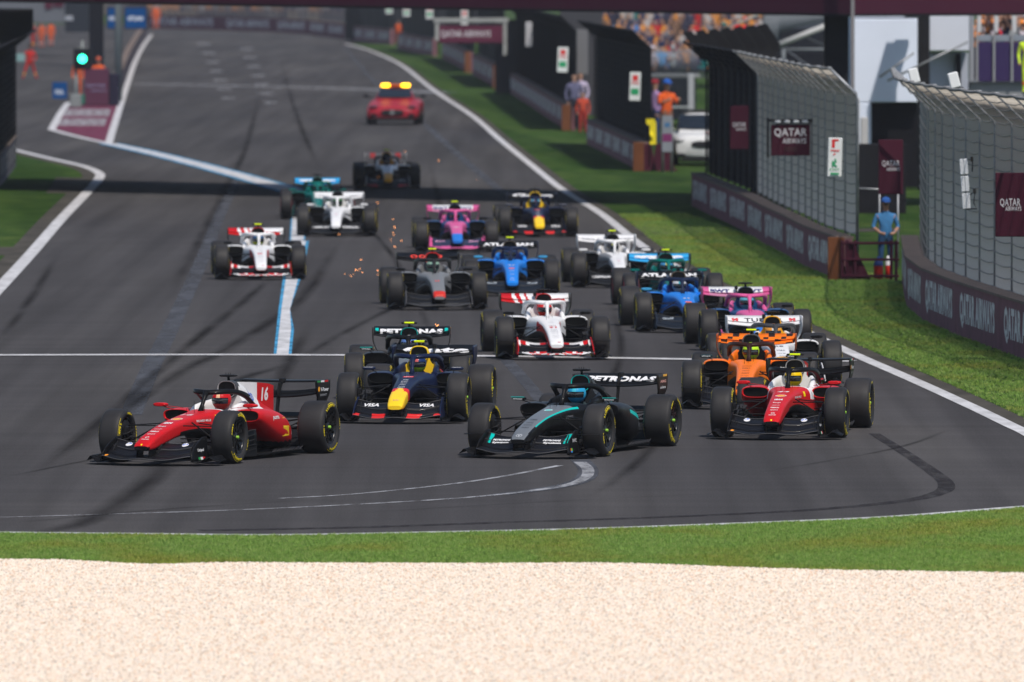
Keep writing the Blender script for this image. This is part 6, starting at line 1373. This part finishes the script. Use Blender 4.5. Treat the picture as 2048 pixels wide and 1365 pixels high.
# ---------------------------------------------------------------- the field
K = (.012, .012, .014); FS = (.5, .01, .015)
CARS = [
 ('ferrari', 16, 347, 926, 20, 0, 'red and white car with number 16, leading at the far left front', 'driver in red helmet and red gloves in the left red car', (.55, .5, .5), (.55, .01, .015), (RED, (.6, .05, .04), (.8, .5, .3))),
 ('mercedes', 63, 1083, 912, 16, 0, 'black and silver car with teal stripes, front and centre', 'driver in bright blue helmet in the black and silver leading car', (.03, .05, .06), (.0, .30, .28), ((.02, .30, .55), (.02, .22, .45), (.05, .45, .6))),
 ('ferrari', 44, 1560, 875, 7.5, 1, 'red car with yellow roof camera, front right of the group', 'driver in yellow helmet in the right red car', (.5, .48, .48), (.55, .01, .015), ((.80, .52, .0), (.85, .58, .0), (.6, .4, .0))),
 ('redbull', 3, 808, 843, 6, 1, 'navy car with broad yellow nose tip behind the two leaders', 'driver in dark blue and lime helmet in the navy yellow nosed car near the front', (.01, .02, .06), K, ((.01, .03, .12), (.35, .55, .02), (.5, .1, .1))),
 ('mclaren', 1, 1492, 815, 3.5, 1, 'papaya orange car with black halo left of the right red car', 'driver in lime green helmet in the orange car', (.6, .15, .02), K, ((.45, .75, .02), (.40, .65, .02), (.1, .2, .05))),
 ('mercedes', 12, 814, 798, .5, 1, 'black car with teal mirror tops directly behind the navy yellow nosed car', 'driver in red white and blue helmet in the second black and teal car', (.03, .05, .06), K, ((.1, .2, .5), (.5, .5, .5), (.6, .05, .05))),
 ('racingbulls', 41, 1561, 771, -2.5, 0, 'white car with yellow air intake behind the orange car', 'driver in orange helmet in the white car with yellow air intake', (.3, .3, .35), K, ((.7, .3, .05), (.7, .25, .03), (.6, .6, .6))),
 ('haas', 31, 1104, 717, -4, 0, 'white and red car with white halo in the middle of the pack', 'driver in red helmet under the white halo of the central white car', (.5, .1, .1), K, ((.60, .03, .03), (.62, .04, .03), (.7, .5, .5))),
 ('alpine', 10, 1510, 701, -3.5, 0, 'pink and dark blue car behind the white car with yellow intake', 'driver in light blue helmet in the right pink car', (.05, .1, .3), K, ((.10, .38, .50), (.12, .42, .55), (.1, .3, .4))),
 ('williams', 55, 1375, 663, -4, 0, 'bright blue car on the right with dark halo, beside the pink car', 'driver in white helmet in the right blue car', (.02, .08, .3), K, ((.55, .57, .6), (.5, .55, .6), (.05, .3, .4))),
 ('aston', 14, 1345, 620, -3, 1, 'dark green car with light blue rear wing mostly hidden by a blue car', 'driver in blue and white helmet in the right green car', (.0, .1, .09), K, ((.05, .25, .5), (.4, .5, .6), (.5, .5, .1))),
 ('cadillac', 11, 1236, 574, -3, 1, 'white and black car left of the green car near the verge', 'driver in black and white helmet in the right white and black car', (.1, .1, .1), K, ((.05, .05, .06), (.5, .5, .5), (.4, .4, .1))),
 ('williams', 23, 1023, 590, -1, 1, 'bright blue car behind the central white and red car', 'driver in dark helmet with red marks in the central blue car', (.02, .08, .3), K, ((.02, .04, .1), (.35, .4, .5), (.4, .05, .1))),
 ('audi', 27, 874, 618, -3, 1, 'dark grey car with red air intake left of the blue car', 'driver in pale green helmet in the dark grey car', (.15, .15, .16), K, ((.25, .4, .32), (.3, .45, .38), (.1, .2, .2))),
 ('haas', 87, 520, 558, -2.5, 1, 'white and red car alone at the left of the pack', 'driver in blue and yellow helmet in the left white and red car', (.3, .3, .3), K, ((.02, .08, .2), (.55, .65, .02), (.4, .5, .02))),
 ('alpine', 43, 913, 503, -1.5, 1, 'pink car with blue nose tip in the back of the pack', 'driver in dark helmet in the rear pink car', (.05, .1, .3), K, ((.03, .05, .12), (.1, .2, .4), (.4, .1, .2))),
 ('redbull', 6, 1076, 473, -2, 0, 'navy car with yellow nose near the right verge at the back', 'driver in blue helmet in the rear navy car', (.01, .02, .06), K, ((.1, .3, .45), (.05, .15, .3), (.5, .1, .1))),
 ('cadillac', 77, 673, 472, 0, 0, 'white car with black sides behind the lone white and red car', 'driver in dark green helmet in the left rear white car', (.1, .1, .1), K, ((.03, .12, .03), (.05, .2, .05), (.1, .3, .05))),
 ('aston', 18, 635, 438, -1, 0, 'dark green car half hidden behind the rear white car', 'driver in green helmet in the left rear green car', (.0, .1, .09), K, ((.02, .2, .18), (.02, .3, .25), (.1, .3, .25))),
 ('racingbulls', 30, 775, 378, -1.5, 1, 'white car with orange nose tip, last racing car before the red coupe', 'driver in dark helmet in the last racing car', (.2, .2, .25), K, ((.05, .04, .06), (.3, .15, .05), (.3, .1, .1))),
]
for t, num, px, py, yaw, yel, lb, dl, suit, glove, hel in CARS:
    racing_car(t, num, px, py, yaw, yel, lb, dl, suit, glove, hel)
